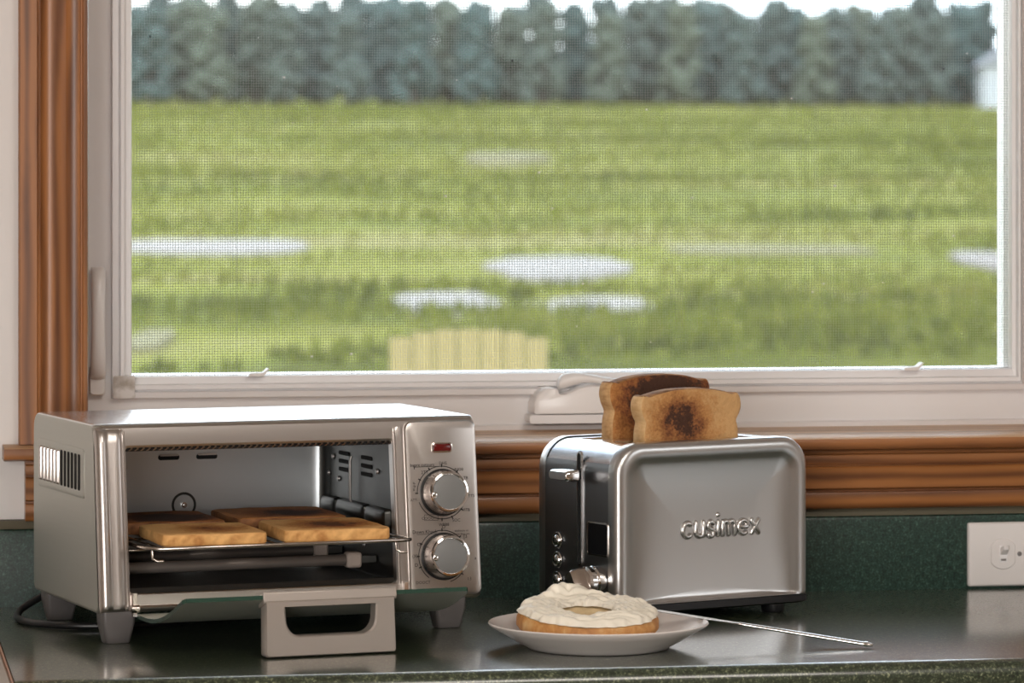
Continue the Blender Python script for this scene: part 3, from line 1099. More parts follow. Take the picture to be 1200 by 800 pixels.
# embossed vent field on the left side: pressed ribs behind, open slots in front
bm = bmesh.new()
lo = [[(-x_, p[0], p[1]) for p in rrect(.030 + i, .208 - i, .1385 + i, .1875 - i, .004, 3)] for i, x_ in ((0, -.001), (0, .0004), (.003, .0014), (.007, .0004))]
loft(bm, lo, False, True)
vent = obj('vent_panel', bm, M['steel_side'], oven, smooth=40)
for k in range(12):
    y0 = .195 - k * .0133
    bm = bmesh.new()
    if k < 6:
        loft(bm, [[(-x_, p[0], p[1]) for p in rrect(y0 - .0042 + i, y0 + .0042 - i, .1455 + i, .1815 - i, .002, 3)] for x_, i in ((.0, 0), (.0024, .0008), (.0032, .0022))])
        obj('vent_rib', bm, M['steel_h'], vent, smooth=40)
    else:
        loft(bm, [[(-x_, p[0], p[1]) for p in rrect(y0 - .0036, y0 + .0036, .1455, .1815, .002, 3)] for x_ in (-.001, .0009)])
        obj('vent_slot', bm, M['black_matte'], vent)
# power cord looping out behind the left rear foot
bm = bmesh.new()
cp = [(.06, OD + .000, .040), (.03, OD + .010, .028), (-.006, OD + .004, .012), (-.022, OD - .02, .0045), (-.026, OD - .06, .0042), (-.014, OD - .10, .0042), (.02, OD - .13, .0042), (.08, OD - .14, .0042), (.16, OD - .10, .0042), (.24, OD - .03, .0042)]
# smooth the path (Catmull-Rom)
sp = []
V_ = [Vector(p) for p in cp]
for i in range(len(V_) - 1):
    p0, p1, p2, p3 = V_[max(i - 1, 0)], V_[i], V_[i + 1], V_[min(i + 2, len(V_) - 1)]
    for k in range(6):
        t = k / 6
        sp.append(.5 * ((2 * p1) + (p2 - p0) * t + (2 * p0 - 5 * p1 + 4 * p2 - p3) * t * t + (3 * p1 - p0 - 3 * p2 + p3) * t ** 3))
tube(bm, sp, .0038, 8)
obj('power_cord', bm, M['black'], oven, smooth=60)

# ================================================================== BREAD IN THE OVEN
M['crust_light'] = bread_crust('toast_crust_light', (.46, .18, .04), (.93, .54, .20))
M['crust_dark'] = bread_crust('toast_crust_dark', (.10, .035, .012), (.36, .15, .05))
ovx, ovy = Vector((math.cos(.2058), math.sin(.2058), 0)), Vector((-math.sin(.2058), math.cos(.2058), 0))
O0 = Vector((-.4758, -.3243, 0))


def slice_outline(w, d, seed, n=12):
    r_ = random.Random(seed)
    pts = rrect(-w / 2, w / 2, -d / 2, d / 2, [.005, .005, .009, .009], 5)
    dense = []
    for i, p in enumerate(pts):
        q = pts[(i + 1) % len(pts)]
        m_ = 6 if math.dist(p, q) > .02 else 1
        for k in range(m_):
            t = k / m_
            dense.append((p[0] + (q[0] - p[0]) * t, p[1] + (q[1] - p[1]) * t))
    out = []
    for x_, y_ in dense:
        f_ = 1 + .022 * noise.noise(Vector((x_ * 40, y_ * 40, seed)))
        # a gentle waist on the flanks
        f2 = 1 - .025 * math.exp(-((y_ - d * .12) / (d * .12)) ** 2)
        out.append((x_ * f_ * f2, y_ * f_))
    return out


def flat_slice(name, label, lx, ly, w, d, th, rot, mats, seed, zoff=0.):
    ang = .2058 + rot
    base = O0 + ovx * lx + ovy * ly
    tilt = (RZ1 - RZ0) / (RYB - RYF)
    o = thing(name, label, 'toast', (base.x, base.y, rz(ly) + .0013 + zoff), ang, 'toast slices on the oven rack')
    o.rotation_euler = (math.atan(tilt), 0, ang)
    ol = slice_outline(w, d, seed)
    bm = bmesh.new()
    lo = []
    for z_, s_ in ((0, .975), (.002, 1.0), (th - .0025, 1.0), (th - .0006, .992)):
        lo.append([(x_ * s_, y_ * s_, z_ + .0006 * noise.noise(Vector((x_ * 60, y_ * 60, seed)))) for x_, y_ in ol])
    loft(bm, lo, True, False)
    obj('crust', bm, mats[0], o, smooth=50)
    bm = bmesh.new()
    lo = []
    for s_, dz in ((.992, -.0006), (.955, .0004), (.90, .0002), (.75, -.0005), (.5, -.0008), (.25, -.0008)):
        lo.append([(x_ * s_, y_ * s_, th + dz + .0009 * noise.noise(Vector((x_ * s_ * 90, y_ * s_ * 90, seed + 3)))) for x_, y_ in ol])
    loft(bm, lo, False, True)
    obj('crumb', bm, mats[1], o, smooth=60)
    return o


pale, gold, brown, char = (.76, .43, .16), (.56, .25, .065), (.26, .085, .022), (.045, .018, .009)
fm_a = toast_face('toast_crumb_pale', pale, gold, (.36, .13, .035), (.20, .07, .02), .22, (.055, .055, .010, .006))
fm_b = toast_face('toast_crumb_gold', pale, gold, (.34, .11, .03), (.13, .045, .014), .45, (.056, .050, .008, .004))
fm_c = toast_face('toast_crumb_burnt', (.36, .14, .04), (.26, .085, .022), (.09, .03, .010), char, .72, (.055, .052, .008, -.004))
fm_d = toast_face('toast_crumb_brown', (.42, .17, .05), (.30, .10, .026), (.11, .036, .012), char, .48, (.060, .050, .015, 0))
flat_slice('toast_slice', 'pale golden toast slice at the front left of the oven rack', .112, -.001, .106, .108, .0115, R(-3), (M['crust_light'], fm_a), 1)
flat_slice('toast_slice', 'golden brown toast slice at the front right of the oven rack', .2385, -.002, .109, .110, .0120, R(-3), (M['crust_light'], fm_b), 2)
flat_slice('toast_slice', 'burnt dark toast slice at the back left of the oven rack', .102, .117, .112, .110, .0120, R(-2), (M['crust_dark'], fm_c), 3, .0008)
flat_slice('toast_slice', 'dark brown toast slice at the back right of the oven rack', .230, .117, .116, .112, .0125, R(-2), (M['crust_dark'], fm_d), 4, .0008)

# ================================================================== TOASTER
tl_, tw, th_, tz = .2438, .1479, .1851, .0180
TA = .4042
toaster = thing('toaster', 'two-slot stainless toaster with embossed lettering and two browned slices standing in it', 'toaster', (.0581, -.2851, 0), TA)
# shell (ends and top) as one sheet, with two real slots
S1, S2 = (.028, .056), (.088, .116)
SX0, SX1 = .026, .196
rad = .030
prof = [(0.0005, tz)]
prof += [(rad - rad * math.cos(R(t)) + .0005, th_ - .0015 - rad + rad * math.sin(R(t))) for t in range(0, 91, 10)]
prof = prof[:-1]
# top corner ends before the slots
topz = th_ - .0015
prof += [(.0260, topz - .0004), (SX0 + .006, topz), (SX1, topz), (SX1 + .010, topz)]
prof += [(tl_ - .0005 - rad + rad * math.sin(R(t)), topz - rad + rad * math.cos(R(t))) for t in range(10, 91, 10)]
prof += [(tl_ - .0005, tz)]
i0 = len([1]) + 9 + 1     # index of (SX0+.006, topz)
stations = [.0150, S1[0], S1[1], S2[0], S2[1], tw - .0150]
bm = bmesh.new()
lv = [[bm.verts.new((p[0], y_, p[1])) for p in prof] for y_ in stations]
for k, (a, b) in enumerate(zip(lv[:-1], lv[1:])):
    for i in range(len(prof)):
        j = (i + 1) % len(prof)
        if k in (1, 3) and abs(prof[i][1] - topz) < 1e-6 and abs(prof[j][1] - topz) < 1e-6 and prof[i][0] < SX1 - .01 and prof[j][0] > SX1 - .01 and prof[j][0] < SX1 + .005:
            # drop a wall down into the slot instead of the top sheet
            dz = Vector((0, 0, -.008))
            q = [a[i], b[i], b[j], a[j]]
            low = [bm.verts.new(v_.co + dz) for v_ in q]
            for c in range(4):
                d_ = (c + 1) % 4
                bm.faces.new((q[c], q[d_], low[d_], low[c]))
            continue
        bm.faces.new((a[i], a[j], b[j], b[i]))
bm.faces.new(lv[0])
bm.faces.new(lv[-1][::-1])
bmesh.ops.recalc_face_normals(bm, faces=bm.faces[:])
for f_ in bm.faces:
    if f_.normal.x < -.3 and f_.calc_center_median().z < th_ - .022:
        f_.material_index = 1  # lower end face painted dark as a reflection, upper part left bright
obj('housing', bm, [M['steel_top'], M['steel_end_shaded']], toaster, smooth=40)
for a, b in (S1, S2):
    bm = bmesh.new()
    lo = [[(p[0], p[1], z_) for p in rrect(SX0 + .0062, SX1 - .0002, a + .0002, b - .0002, .001, 2)] for z_ in (topz - .004, .045)]
    loft(bm, lo, False, True)
    obj('slot_liner', bm, M['black_matte'], toaster)
# pressed side sheets with a fat rounded rim
RIM = [(0, .016), (0, .006), (.0012, .0025), (.004, .0003), (.008, -.0006), (.013, -.0003), (.017, .0012), (.020, .0026), (.0235, .0036)]


def dish(i, z_):
    """depth of the pressed field behind the rim, hollow from top to bottom"""
    return .0036 + .0022 * (1 - math.exp(-(i - .0235) / .014)) + .0036 * (1 - math.exp(-(i - .0235) / .020)) * (1 - ((z_ - .098) / .078) ** 2)


def side_sheet(y_out, sgn):
    def rr(i, r_):
        pts = rrect(i, tl_ - i, tz + .001 + i * .12, th_ - i, [.004, .004, r_, r_], 8)
        out_ = []
        for k_, p in enumerate(pts):
            out_.append(p)
            if k_ % 9 == 8:                      # straight side: add points along it
                q = pts[(k_ + 1) % len(pts)]
                out_ += [(p[0] + (q[0] - p[0]) * t / 12, p[1] + (q[1] - p[1]) * t / 12) for t in range(1, 12)]
        return out_
    lo = []
    for i, d_ in RIM:
        lo.append([(p[0], y_out + sgn * d_, p[1]) for p in rr(i, max(.031 - i * .75, .008))])
    for i in (.027, .031, .036, .042, .049, .057, .066, .076, .087, .099, .110, .118):
        lo.append([(p[0], y_out + sgn * dish(i, p[1]), p[1]) for p in rr(i, max(.031 - i * .75, .001))])
    bm = bmesh.new()
    loft(bm, lo, False, True)
    return bm


front = obj('side_panel', side_sheet(0, 1), M['steel_v'], toaster, smooth=35)
obj('side_panel', side_sheet(tw, -1), M['steel_v'], toaster, smooth=35)
# black base and feet
bm = bmesh.new()
lo = [[(p[0], p[1], z_) for p in rrect(-.003 + i, tl_ + .003 - i, .000 + i, tw - i, .010, 4)] for z_, i in ((.0190, .0), (.0120, .0), (.0100, .004))]
loft(bm, lo)
base = obj('base', bm, M['black'], toaster, smooth=35)
for fx in (.030, tl_ - .030):
    for fy in (.022, tw - .022):
        bm = bmesh.new()
        lathe(bm, [(0, 0.0002), (.0105, .0002), (.0120, .002), (.0125, .0105), (0, .0105)], 20, lambda c: (fx + c[0], fy + c[1], c[2]))
        obj('foot', bm, M['black'], toaster, smooth=40)
# embossed word on the front panel, built of rounded strokes
LET = {
    'c': ([arc(.5, .5, .46, 48, 312, 14)], 1.0),
    'u': ([[(.08, 1), (.08, .42)] + arc(.46, .42, .38, 180, 360, 10)[1:] + [(.84, 1)], [(.84, 1), (.84, .04)]], .98),
    's': ([arc(.36, .735, .255, 25, 255, 10) + arc(.36, .245, .255, 75, -155, 10)], .76),
    'i': ([[(.1, .04), (.1, .98)]], .26),
    'm': ([[(.08, .02), (.08, .98)], [(.08, .6)] + arc(.38, .66, .30, 170, 0, 8) + [(.68, .02)], [(.68, .6)] + arc(.98, .66, .30, 170, 0, 8) + [(1.28, .02)]], 1.42),
    'e': ([[(.06, .52), (.92, .52)] + arc(.5, .5, .46, 8, 310, 16)], 1.02),
    'x': ([[(.05, .02), (.80, .98)], [(.05, .98), (.80, .02)]], .86),
}
tx0, tx1, tzb, hgt = .0880, .1860, .0850, .0152
adv = sum(LET[c][1] for c in 'cusimex') + .22 * 6
ux = (tx1 - tx0) / adv
uz = hgt
ytxt = -.0004


def strokes(bm, rr_, yy_, n=10):
    x_ = 0.
    for ch in 'cusimex':
        st, w_ = LET[ch]
        for s_ in st:
            pts = [(tx0 + (x_ + p[0]) * ux, yy_ + dish(.085, tzb + p[1] * uz), tzb + p[1] * uz) for p in s_]
            a_, b_ = Vector(pts[0]), Vector(pts[-1])
            a_ = a_ + (a_ - Vector(pts[1])).normalized() * rr_ * .6
            b_ = b_ + (b_ - Vector(pts[-2])).normalized() * rr_ * .6
            tube(bm, [a_] + pts + [b_], [rr_ * .55] + [rr_] * len(pts) + [rr_ * .55], n)
        if ch == 'i':
            lathe(bm, [(0, rr_ * .8), (rr_ * .8, rr_ * .55), (rr_ * 1.25, -.001), (0, -.001)], 16, lambda c: (tx0 + (x_ + .1) * ux + c[0], yy_ + .0092 - c[2], tzb + 1.42 * uz + c[1]))
        x_ += w_ + .22


bm = bmesh.new()
strokes(bm, .0028, ytxt)
obj('embossed_lettering', bm, M['steel_letter'], front, smooth=60)['kind'] = 'stuff'
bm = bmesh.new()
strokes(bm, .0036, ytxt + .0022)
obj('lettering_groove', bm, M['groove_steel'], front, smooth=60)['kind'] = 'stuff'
# end face: slot, lever, buttons, display, knob
bm = bmesh.new()
loft(bm, [[(x_, p[0], p[1]) for p in rrect(.0648, .0702, .058, .1745, .0026, 4)] for x_ in (.0012, -.0006)])
sl = obj('lever_slot', bm, M['black_matte'], toaster)
bm = bmesh.new()
lo = [[(x_, p[0], p[1]) for p in rrect(.0634 - i, .0716 + i, .0566 - i, .1740 + i, .004, 4)] for x_, i in ((.001, .0004), (-.0010, 0), (-.0012, -.0012), (.0006, -.0012))]
loft(bm, lo, False, False)
obj('slot_trim', bm, M['chrome'], sl, smooth=40)
bm = bmesh.new()
lo = []
for x_, wy, wz in ((-.010, .014, .0055), (-.013, .0175, .0064), (-.020, .018, .0062), (-.0255, .0175, .0052), (-.028, .0158, .0040)):
    lo.append([(x_, p[0], p[1]) for p in rrect(.0675 - wy, .0675 + wy, .1505 - wz, .1505 + wz, min(wz * .8, .0035), 3)])
loft(bm, lo)
lever = obj('lever', bm, M['chrome'], toaster, smooth=30)
bm = bmesh.new()
tube(bm, [(-.011, .0675, .1505), (.004, .0675, .1505)], .0042, 10)
obj('lever_stem', bm, M['black'], lever, smooth=40)
for z_ in (.0795, .0590, .0385):
    bm = bmesh.new()
    lathe(bm, [(0, .0002), (.0082, .0002), (.0088, .0012), (.0080, .0024), (.0066, .0024), (.0060, .0016), (.0048, .0036), (.0024, .0046), (0, .0048)], 28, lambda c: (-c[2], .1080 + c[0], z_ + c[1]))
    obj('button', bm, M['chrome'], toaster, smooth=40)
bm = bmesh.new()
loft(bm, [[(-x_, p[0], p[1]) for p in rrect(.0155 + i, .0535 - i, .0690 + i, .1035 - i, .003, 4)] for i, x_ in ((0, -.001), (0, .0010), (.0012, .0012), (.0014, .0004))], False, True)
ds = obj('display_frame', bm, M['polish'], toaster, smooth=35)
obj('display', bx(-.0008, .0004, .0172, .0518, .0707, .1018), M['black_gloss'], ds)
# browning knob, tapered with a flat grip
kc = Vector((0, .0330, .0435))
bm = bmesh.new()
lathe(bm, [(0, .0003), (.0160, .0003), (.0160, .0080), (.0150, .0090), (.0142, .0090), (.0142, .0110), (.0158, .0120), (.0155, .0165), (.0130, .0185), (0, .0190)], 40, lambda c: (-c[2], kc.y + c[0], kc.z + c[1]))
kn = obj('browning_knob', bm, M['chrome'], toaster, smooth=35)
bm = bmesh.new()
rot = R(-30)
lo = []
for d_, a_, b_ in ((.0150, .0145, .0090), (.0240, .0135, .0075), (.0330, .0120, .0060), (.0345, .0110, .0050)):
    lo.append([(-d_, kc.y + p[0] * math.cos(rot) - p[1] * math.sin(rot), kc.z + p[0] * math.sin(rot) + p[1] * math.cos(rot)) for p in rrect(-b_, b_, -a_, a_, .003, 3)])
loft(bm, lo)
obj('knob_grip', bm, M['polish'], kn, smooth=35)

# slices in the toaster: domed sandwich-bread outline with shoulders
M['crust_gold'] = bread_crust('sandwich_crust', (.55, .28, .09), (.90, .64, .34), .05)
M['crust_top'] = bread_crust('browned_top_crust', (.10, .035, .012), (.50, .24, .08), .05)
M['crust_brown'] = bread_crust('sandwich_crust_brown', (.42, .18, .05), (.86, .57, .28), .05)


def loaf_outline(w, h, n=8):
    a = w / 2
    k = [(-a * q, h * t) for q, t in ((.95, 0), (.95, .58), (.94, .69), (.90, .745), (.955, .785), (1., .84), (1., .90), (.965, .945), (.90, .957), (.84, .943), (.72, .963), (.4, .992), (0, 1))]
    r_ = [(-x_, y_) for x_, y_ in k[::-1]][1:]
    return k + r_


def stand_slice(label, lx, ly, w, h, th, zb, mats, lean, seed):
    ex = Vector((math.cos(TA), math.sin(TA), 0))
    ey = Vector((-math.sin(TA), math.cos(TA), 0))
    p = Vector((.0581, -.2851, 0)) + ex * lx + ey * ly
    o = thing('toast_slice', label, 'toast', (p.x, p.y, zb), TA, 'toast slices standing in the toaster')
    o.rotation_euler = (R(90) + lean, 0, TA)
    ol = loaf_outline(w, h)
    # denser outline by corner-cutting
    for _ in range(2):
        q = []
        for i in range(len(ol)):
            p0, p1 = ol[i], ol[(i + 1) % len(ol)]
            q += [(p0[0] * .75 + p1[0] * .25, p0[1] * .75 + p1[1] * .25), (p0[0] * .25 + p1[0] * .75, p0[1] * .25 + p1[1] * .75)]
        ol = q
    cy = h * .5
    hw = th / 2
    bm = bmesh.new()
    lo = []
    for d_, s_ in ((-hw + .0006, .985), (-hw + .0025, 1.0), (hw - .0025, 1.0), (hw - .0006, .985)):
        lo.append([(x_ * s_ * (1 + .01 * noise.noise(Vector((x_ * 50, y_ * 50, seed)))), cy + (y_ - cy) * s_, d_ + .0004 * noise.noise(Vector((x_ * 70, y_ * 70, seed + 1)))) for x_, y_ in ol])
    loft(bm, lo, False, False)
    bmesh.ops.recalc_face_normals(bm, faces=bm.faces[:])
    for f_ in bm.faces:
        if f_.normal.y > .75:
            f_.material_index = 1
    obj('crust', bm, [mats[0], M['crust_top']], o, smooth=60)
    for sg in (1, -1):
        bm = bmesh.new()
        lo = []
        for s_, dz in ((.985, -.0006), (.95, .0002), (.85, .0), (.65, -.0004), (.4, -.0006), (.2, -.0006)):
            lo.append([(x_ * s_, cy + (y_ - cy) * s_, sg * (hw + dz) + .0006 * noise.noise(Vector((x_ * s_ * 120, y_ * s_ * 120, seed + 5)))) for x_, y_ in ol])
        loft(bm, lo, False, True)
        obj('crumb', bm, mats[1], o, smooth=70)
    return o


tb, tg, tbr, tch = (.62, .36, .15), (.50, .235, .075), (.24, .085, .026), (.06, .022, .010)
fm_e = toast_face('stand_crumb_spotted', tb, tg, tbr, tch, .40, (.054, .044, -.012, .098))
fm_f = toast_face('stand_crumb_dark', (.62, .34, .13), (.46, .19, .05), (.22, .07, .02), tch, .78, (.070, .050, .010, .116))
stand_slice('lighter toast slice with a dark central spot in the near toaster slot', .1160, .0420, .128, .134, .0215, .1035, (M['crust_gold'], fm_e), 0, 11)
stand_slice('darker browned toast slice standing taller in the rear toaster slot', .1185, .1020, .130, .145, .0215, .1045, (M['crust_brown'], fm_f), 0, 12)

# ================================================================== PLATE, BAGEL, KNIFE
PC = (.006, -.452)
bm = bmesh.new()
lathe(bm, [(0, .0040), (.058, .0040), (.064, .0052), (.078, .0110), (.094, .0195), (.1045, .0248), (.1065, .0256), (.1074, .0246), (.1064, .0228), (.096, .0168), (.082, .0085), (.071, .0028), (.0685, .0006), (.066, .0004), (.064, .0016), (0, .0020)], 96)
plate = obj('plate', bm, M['plate'], None, (PC[0], PC[1], 0), smooth=50)
tag(plate, 'small off-white plate holding the spread bagel half on the green counter', 'plate')

bag = thing('bagel', 'toasted bagel half thickly spread with cream cheese on the plate', 'bagel', (.000, -.426, .0112), R(8))
bag.rotation_euler = (R(6.6), 0, R(8))
m = M['bagel_crust'] = mat('bagel_crust', (.70, .36, .12), .55)
v = coords(m)
f_ = noise_tex(m, coords(m, (1, 1, .35)), 60, 4, .6, .4)
L(m, ramp(m, f_, [(.30, (.42, .16, .04)), (.52, (.66, .32, .10)), (.72, (.82, .55, .26))]), P(m).inputs['Base Color'])
bump(m, noise_tex(m, v, 220, 3), .2, .001)
m = M['bagel_crumb'] = mat('bagel_crumb', (.86, .66, .38), .8)
bump(m, noise_tex(m, coords(m), 420, 3), .6, .0012)
bm = bmesh.new()
BR, BH, HR = .0695, .0215, .028
pr = [(HR + .004, .001), (HR + .010, 0.0), (BR - .012, 0.0), (BR - .004, .003), (BR, .009), (BR - .0003, .015), (BR - .0035, BH - .001)]
lathe(bm, pr, 72, lambda c: (c[0] * (1 + .02 * math.sin(math.atan2(c[1], c[0]) * 2 + 1)), c[1], c[2] + (.0012 * noise.noise(Vector((c[0] * 60, c[1] * 60, 0))) if c[2] > .005 else 0)))
obj('crust', bm, M['bagel_crust'], bag, smooth=50)
bm = bmesh.new()
pr = [(BR - .0035, BH - .001), (BR - .012, BH - .0012), (HR + .010, BH - .0012), (HR + .002, BH - .003), (HR, BH * .5), (HR + .004, .001)]
lathe(bm, pr, 72, lambda c: (c[0] * (1 + .02 * math.sin(math.atan2(c[1], c[0]) * 2 + 1)), c[1], c[2] + (.0012 * noise.noise(Vector((c[0] * 60, c[1] * 60, 0))) if c[2] > .005 else 0)))
obj('crumb', bm, M['bagel_crumb'], bag, smooth=50)
# the spread: a lumpy ring with knife swirls, torn edge and a raised crest at the back
bm = bmesh.new()
NA, NR = 220, 34
grid = []
for i in range(NA):
    a = 2 * PI * i / NA
    ca, sa = math.cos(a), math.sin(a)
    r0 = .0265 + .0075 * noise.noise(Vector((ca * 2.2, sa * 2.2, 4))) + .0018 * noise.noise(Vector((ca * 9, sa * 9, 7)))
    r1 = .0668 + .0035 * noise.noise(Vector((ca * 2.4, sa * 2.4, 1))) + .0030 * noise.noise(Vector((ca * 9, sa * 9, 2)))
    row = []
    for j in range(NR + 1):
        t = j / NR
        r_ = r0 + (r1 - r0) * t
        x_, y_ = r_ * ca * (1 + .02 * math.sin(a * 2 + 1)), r_ * sa
        prof_ = min(1, (t / .12)) ** .5 * min(1, ((1 - t) / .10)) ** .5
        hgt_ = .0050
        # layered swipes
        sw_ = (x_ * 55 + y_ * 95 + 2.2 * noise.noise(Vector((x_ * 22, y_ * 22, 9)))) % 1.0
        sw_ = .5 + .5 * math.sin(2 * PI * sw_ + .7 * math.sin(2 * PI * sw_))
        hgt_ += .0030 * (sw_ - .35) + .0040 * noise.noise(Vector((x_ * 32, y_ * 32, 3))) + .0052 * (.22 - abs(noise.noise(Vector((x_ * 38 + 5, y_ * 60, 8))))) + .0030 * (.2 - abs(noise.noise(Vector((x_ * 95, y_ * 120, 5)))))
        hgt_ = max(hgt_, .0024)
        # crest
        da = math.atan2(math.sin(a - R(98)), math.cos(a - R(98)))
        hgt_ += .0120 * math.exp(-(da / .34) ** 2) * math.exp(-((t - .78) / .17) ** 2)
        hgt_ += .0035 * math.exp(-((da + .75) / .3) ** 2) * math.exp(-((t - .8) / .2) ** 2)
        row.append(bm.verts.new((x_, y_, BH - .0004 + hgt_ * prof_)))
    grid.append(row)
for i in range(NA):
    a_, b_ = grid[i], grid[(i + 1) % NA]
    for j in range(NR):
        bm.faces.new((a_[j], a_[j + 1], b_[j + 1], b_[j]))
bmesh.ops.smooth_vert(bm, verts=[v_ for v_ in bm.verts if not v_.is_boundary], factor=.5, use_axis_x=True, use_axis_y=True, use_axis_z=True)
obj('cream_cheese', bm, M['cream'], bag, smooth=180)

# table knife lying from the plate rim down to the counter
tip = Vector((.2680, -.5020, .0030))
rim = Vector((.1045, -.4385, .0268))
kd = (tip - rim).normalized()
end = rim - kd * .062
knife = thing('table_knife', 'slim steel table knife propped from the plate rim onto the counter', 'knife', tuple(tip))


def kn_loops(st):
    lo = []
    side = Vector((kd.y, -kd.x, 0)).normalized()
    upv = side.cross(kd).normalized()
    for dist, w_, h_ in st:
        c = tip - kd * dist - tip
        lo.append([c + side * (w_ * math.cos(t)) + upv * (h_ * math.sin(t)) for t in [2 * PI * k / 12 for k in range(12)]])
    return lo


full = (tip - end).length
bm = bmesh.new()
loft(bm, kn_loops([(.0, .0030, .0014), (.003, .0042, .0021), (.012, .0050, .0022), (.06, .0046, .0021), (.110, .0038, .0020), (.128, .0030, .0016), (.132, .0040, .0018)]))
obj('handle', bm, M['knife'], knife, smooth=60)
bm = bmesh.new()
loft(bm, kn_loops([(.131, .0034, .0014), (.140, .0060, .0010), (.16, .0075, .0008), (full - .02, .0078, .0007), (full - .004, .0050, .0006), (full, .0015, .0005)]))
obj('blade', bm, M['knife'], knife, smooth=60)
bm = bmesh.new()
loft(bm, kn_loops([(.0045, .0050, .0025), (.0055, .0052, .0028), (.0075, .0052, .0028), (.0085, .0050, .0025)]))
obj('end_collar', bm, M['chrome'], knife, smooth=40)

# ================================================================== OUTDOORS
def gz(y_):
    D_ = y_ + 4.2
    return -1.2 if D_ < 30 else -1.2 + .0266 * (D_ - 30)


# meadow
m = M['meadow'] = mat('marsh_grass_ground', (.30, .36, .08), .95)
v = coords(m, (.05, .16, .05))
f_ = noise_tex(m, v, 1.0, 6, .62)
f2 = noise_tex(m, coords(m, (.9, 2.2, .9)), 1.0, 4, .6)
a = N(m, 'ShaderNodeMath', operation='MULTIPLY_ADD')
L(m, f2, a.inputs[0])
a.inputs[1].default_value = .35
L(m, f_, a.inputs[2])
L(m, ramp(m, a.outputs[0], [(.46, (.042, .045, .008)), (.60, (.092, .103, .012)), (.70, (.140, .142, .018)), (.84, (.19, .165, .07))]), P(m).inputs['Base Color'])
bm = bmesh.new()
ys = [.26, 4, 10, 18, 25.8, 40, 60, 90, 130, 180, 240, 300, 420]
xs = [-160, -90, -50, -25, -10, 0, 10, 25, 50, 90, 160, 230]
vv = [[bm.verts.new((x_ + y_ * .17, y_, gz(y_) + (0 if y_ < 26 else .25 * noise.noise(Vector((x_ * .05, y_ * .05, 0)))))) for x_ in xs] for y_ in ys]
for i in range(len(ys) - 1):
    for j in range(len(xs) - 1):
        bm.faces.new((vv[i][j], vv[i][j + 1], vv[i + 1][j + 1], vv[i + 1][j]))
struct(obj('ground', bm, M['meadow'], smooth=80))

# pale bare patches in the marsh: (centre px column/row worked out to metres)
m = M['sand'] = mat('pale_sand', (.20, .178, .155), .7)
bump(m, noise_tex(m, coords(m), 2.0, 4), .3, .05)
m = M['sand2'] = mat('dull_sand', (.16, .145, .075), .8)
BARE = []
CAMX, CAMY = -.73, -4.2
ca_, sa_ = math.cos(R(9.85)), math.sin(R(9.85))


def out_pt(D_, lat):
    return (CAMX + D_ * sa_ + lat * ca_, CAMY + D_ * ca_ - lat * sa_)


def patch(label, D_, lat, rx, ry, seed, mt):
    x_, y_ = out_pt(D_, lat)
    BARE.append((x_, y_, rx, ry))
    bm = bmesh.new()
    n = 40
    top, low = [], []
    for k in range(n):
        t = 2 * PI * k / n
        q = 1 + .32 * noise.noise(Vector((math.cos(t) * 1.6, math.sin(t) * 1.6, seed)))
        px_, py_ = rx * q * math.cos(t), ry * q * math.sin(t)
        h_ = gz(y_ + py_) - gz(y_)
        top.append((px_, py_, h_ + .05))
        low.append((px_ * 1.15, py_ * 1.15, h_ - .3))
    loft(bm, [low, top])
    o = obj('sand_patch', bm, mt, None, (x_, y_, gz(y_)), smooth=50)
    o.rotation_euler = (0, 0, R(-9.85))
    tag(o, label, 'sand', 'pale bare patches in the meadow')


# distance D for an image row v: v = 192 - 4600*(z-Hc)/D  ->  D = 4600*2.468/(v-69.6)
def row(v_):
    return 4600 * 2.47 / (v_ - 69.6)


for lab, u0, u1, v_, dv, mt in (
        ('long pale strip at the left edge of the meadow view', 110, 370, 292, 10, 'sand'),  # flat strip in the shared pale patch colour
        ('pale sandy strip in the middle of the meadow above the toaster', 568, 750, 314, 15, 'sand'),
        ('pale bare patch in the meadow just left behind the yellow chair back', 450, 584, 358, 15, 'sand'),
        ('pale bare patch in the meadow right behind the yellow chair back', 622, 772, 361, 13, 'sand'),
        ('faint far bare patch high in the middle of the meadow', 545, 645, 182, 5, 'sand2'),
        ('pale sandy strip at the right edge of the meadow view', 1120, 1230, 303, 12, 'sand'),
        ('dull tan bare patch near the lower left of the meadow view', 150, 200, 402, 14, 'sand2'),
        ('dull tan strip right of the middle of the meadow', 770, 1030, 292, 6, 'sand2'),
):
    D_ = row(v_)
    D1, D2 = row(v_ + dv), row(v_ - dv)
    patch(lab, D_, ((u0 + u1) / 2 - 600) / 4600 * D_, (u1 - u0) / 2 / 4600 * D_, (D2 - D1) * .40, u0 * .01, M[mt])

# grass tussocks
m = M['blade'] = mat('grass_blades', (.30, .38, .09), .8)
bv = noise_tex(m, coords(m, (.045, .16, 0)), 1., 4, .6)
oi = N(m, 'ShaderNodeNewGeometry')
ba = N(m, 'ShaderNodeMath', operation='MULTIPLY_ADD')
L(m, oi.outputs['Random Per Island'], ba.inputs[0])
ba.inputs[1].default_value = .22
L(m, bv, ba.inputs[2])
L(m, ramp(m, ba.outputs[0], [(.42, (.040, .048, .008)), (.56, (.090, .106, .013)), (.68, (.142, .152, .020)), (.85, (.20, .175, .07))]), P(m).inputs['Base Color'])
rg_ = np.random.default_rng(5)
NB = 42000
yy = 22 + 186 * rg_.random(NB) ** 1.6
xx = (yy + 4.2) * (.173 + (rg_.random(NB) - .5) * .40) - .73
clump = np.array([noise.noise(Vector((a_ * .22, b_ * .45, 2))) for a_, b_ in zip(xx, yy)])
keep = (clump > -.18) & ((xx + .73) * math.sin(R(9.85)) + (yy + 4.2) * math.cos(R(9.85)) < 211)
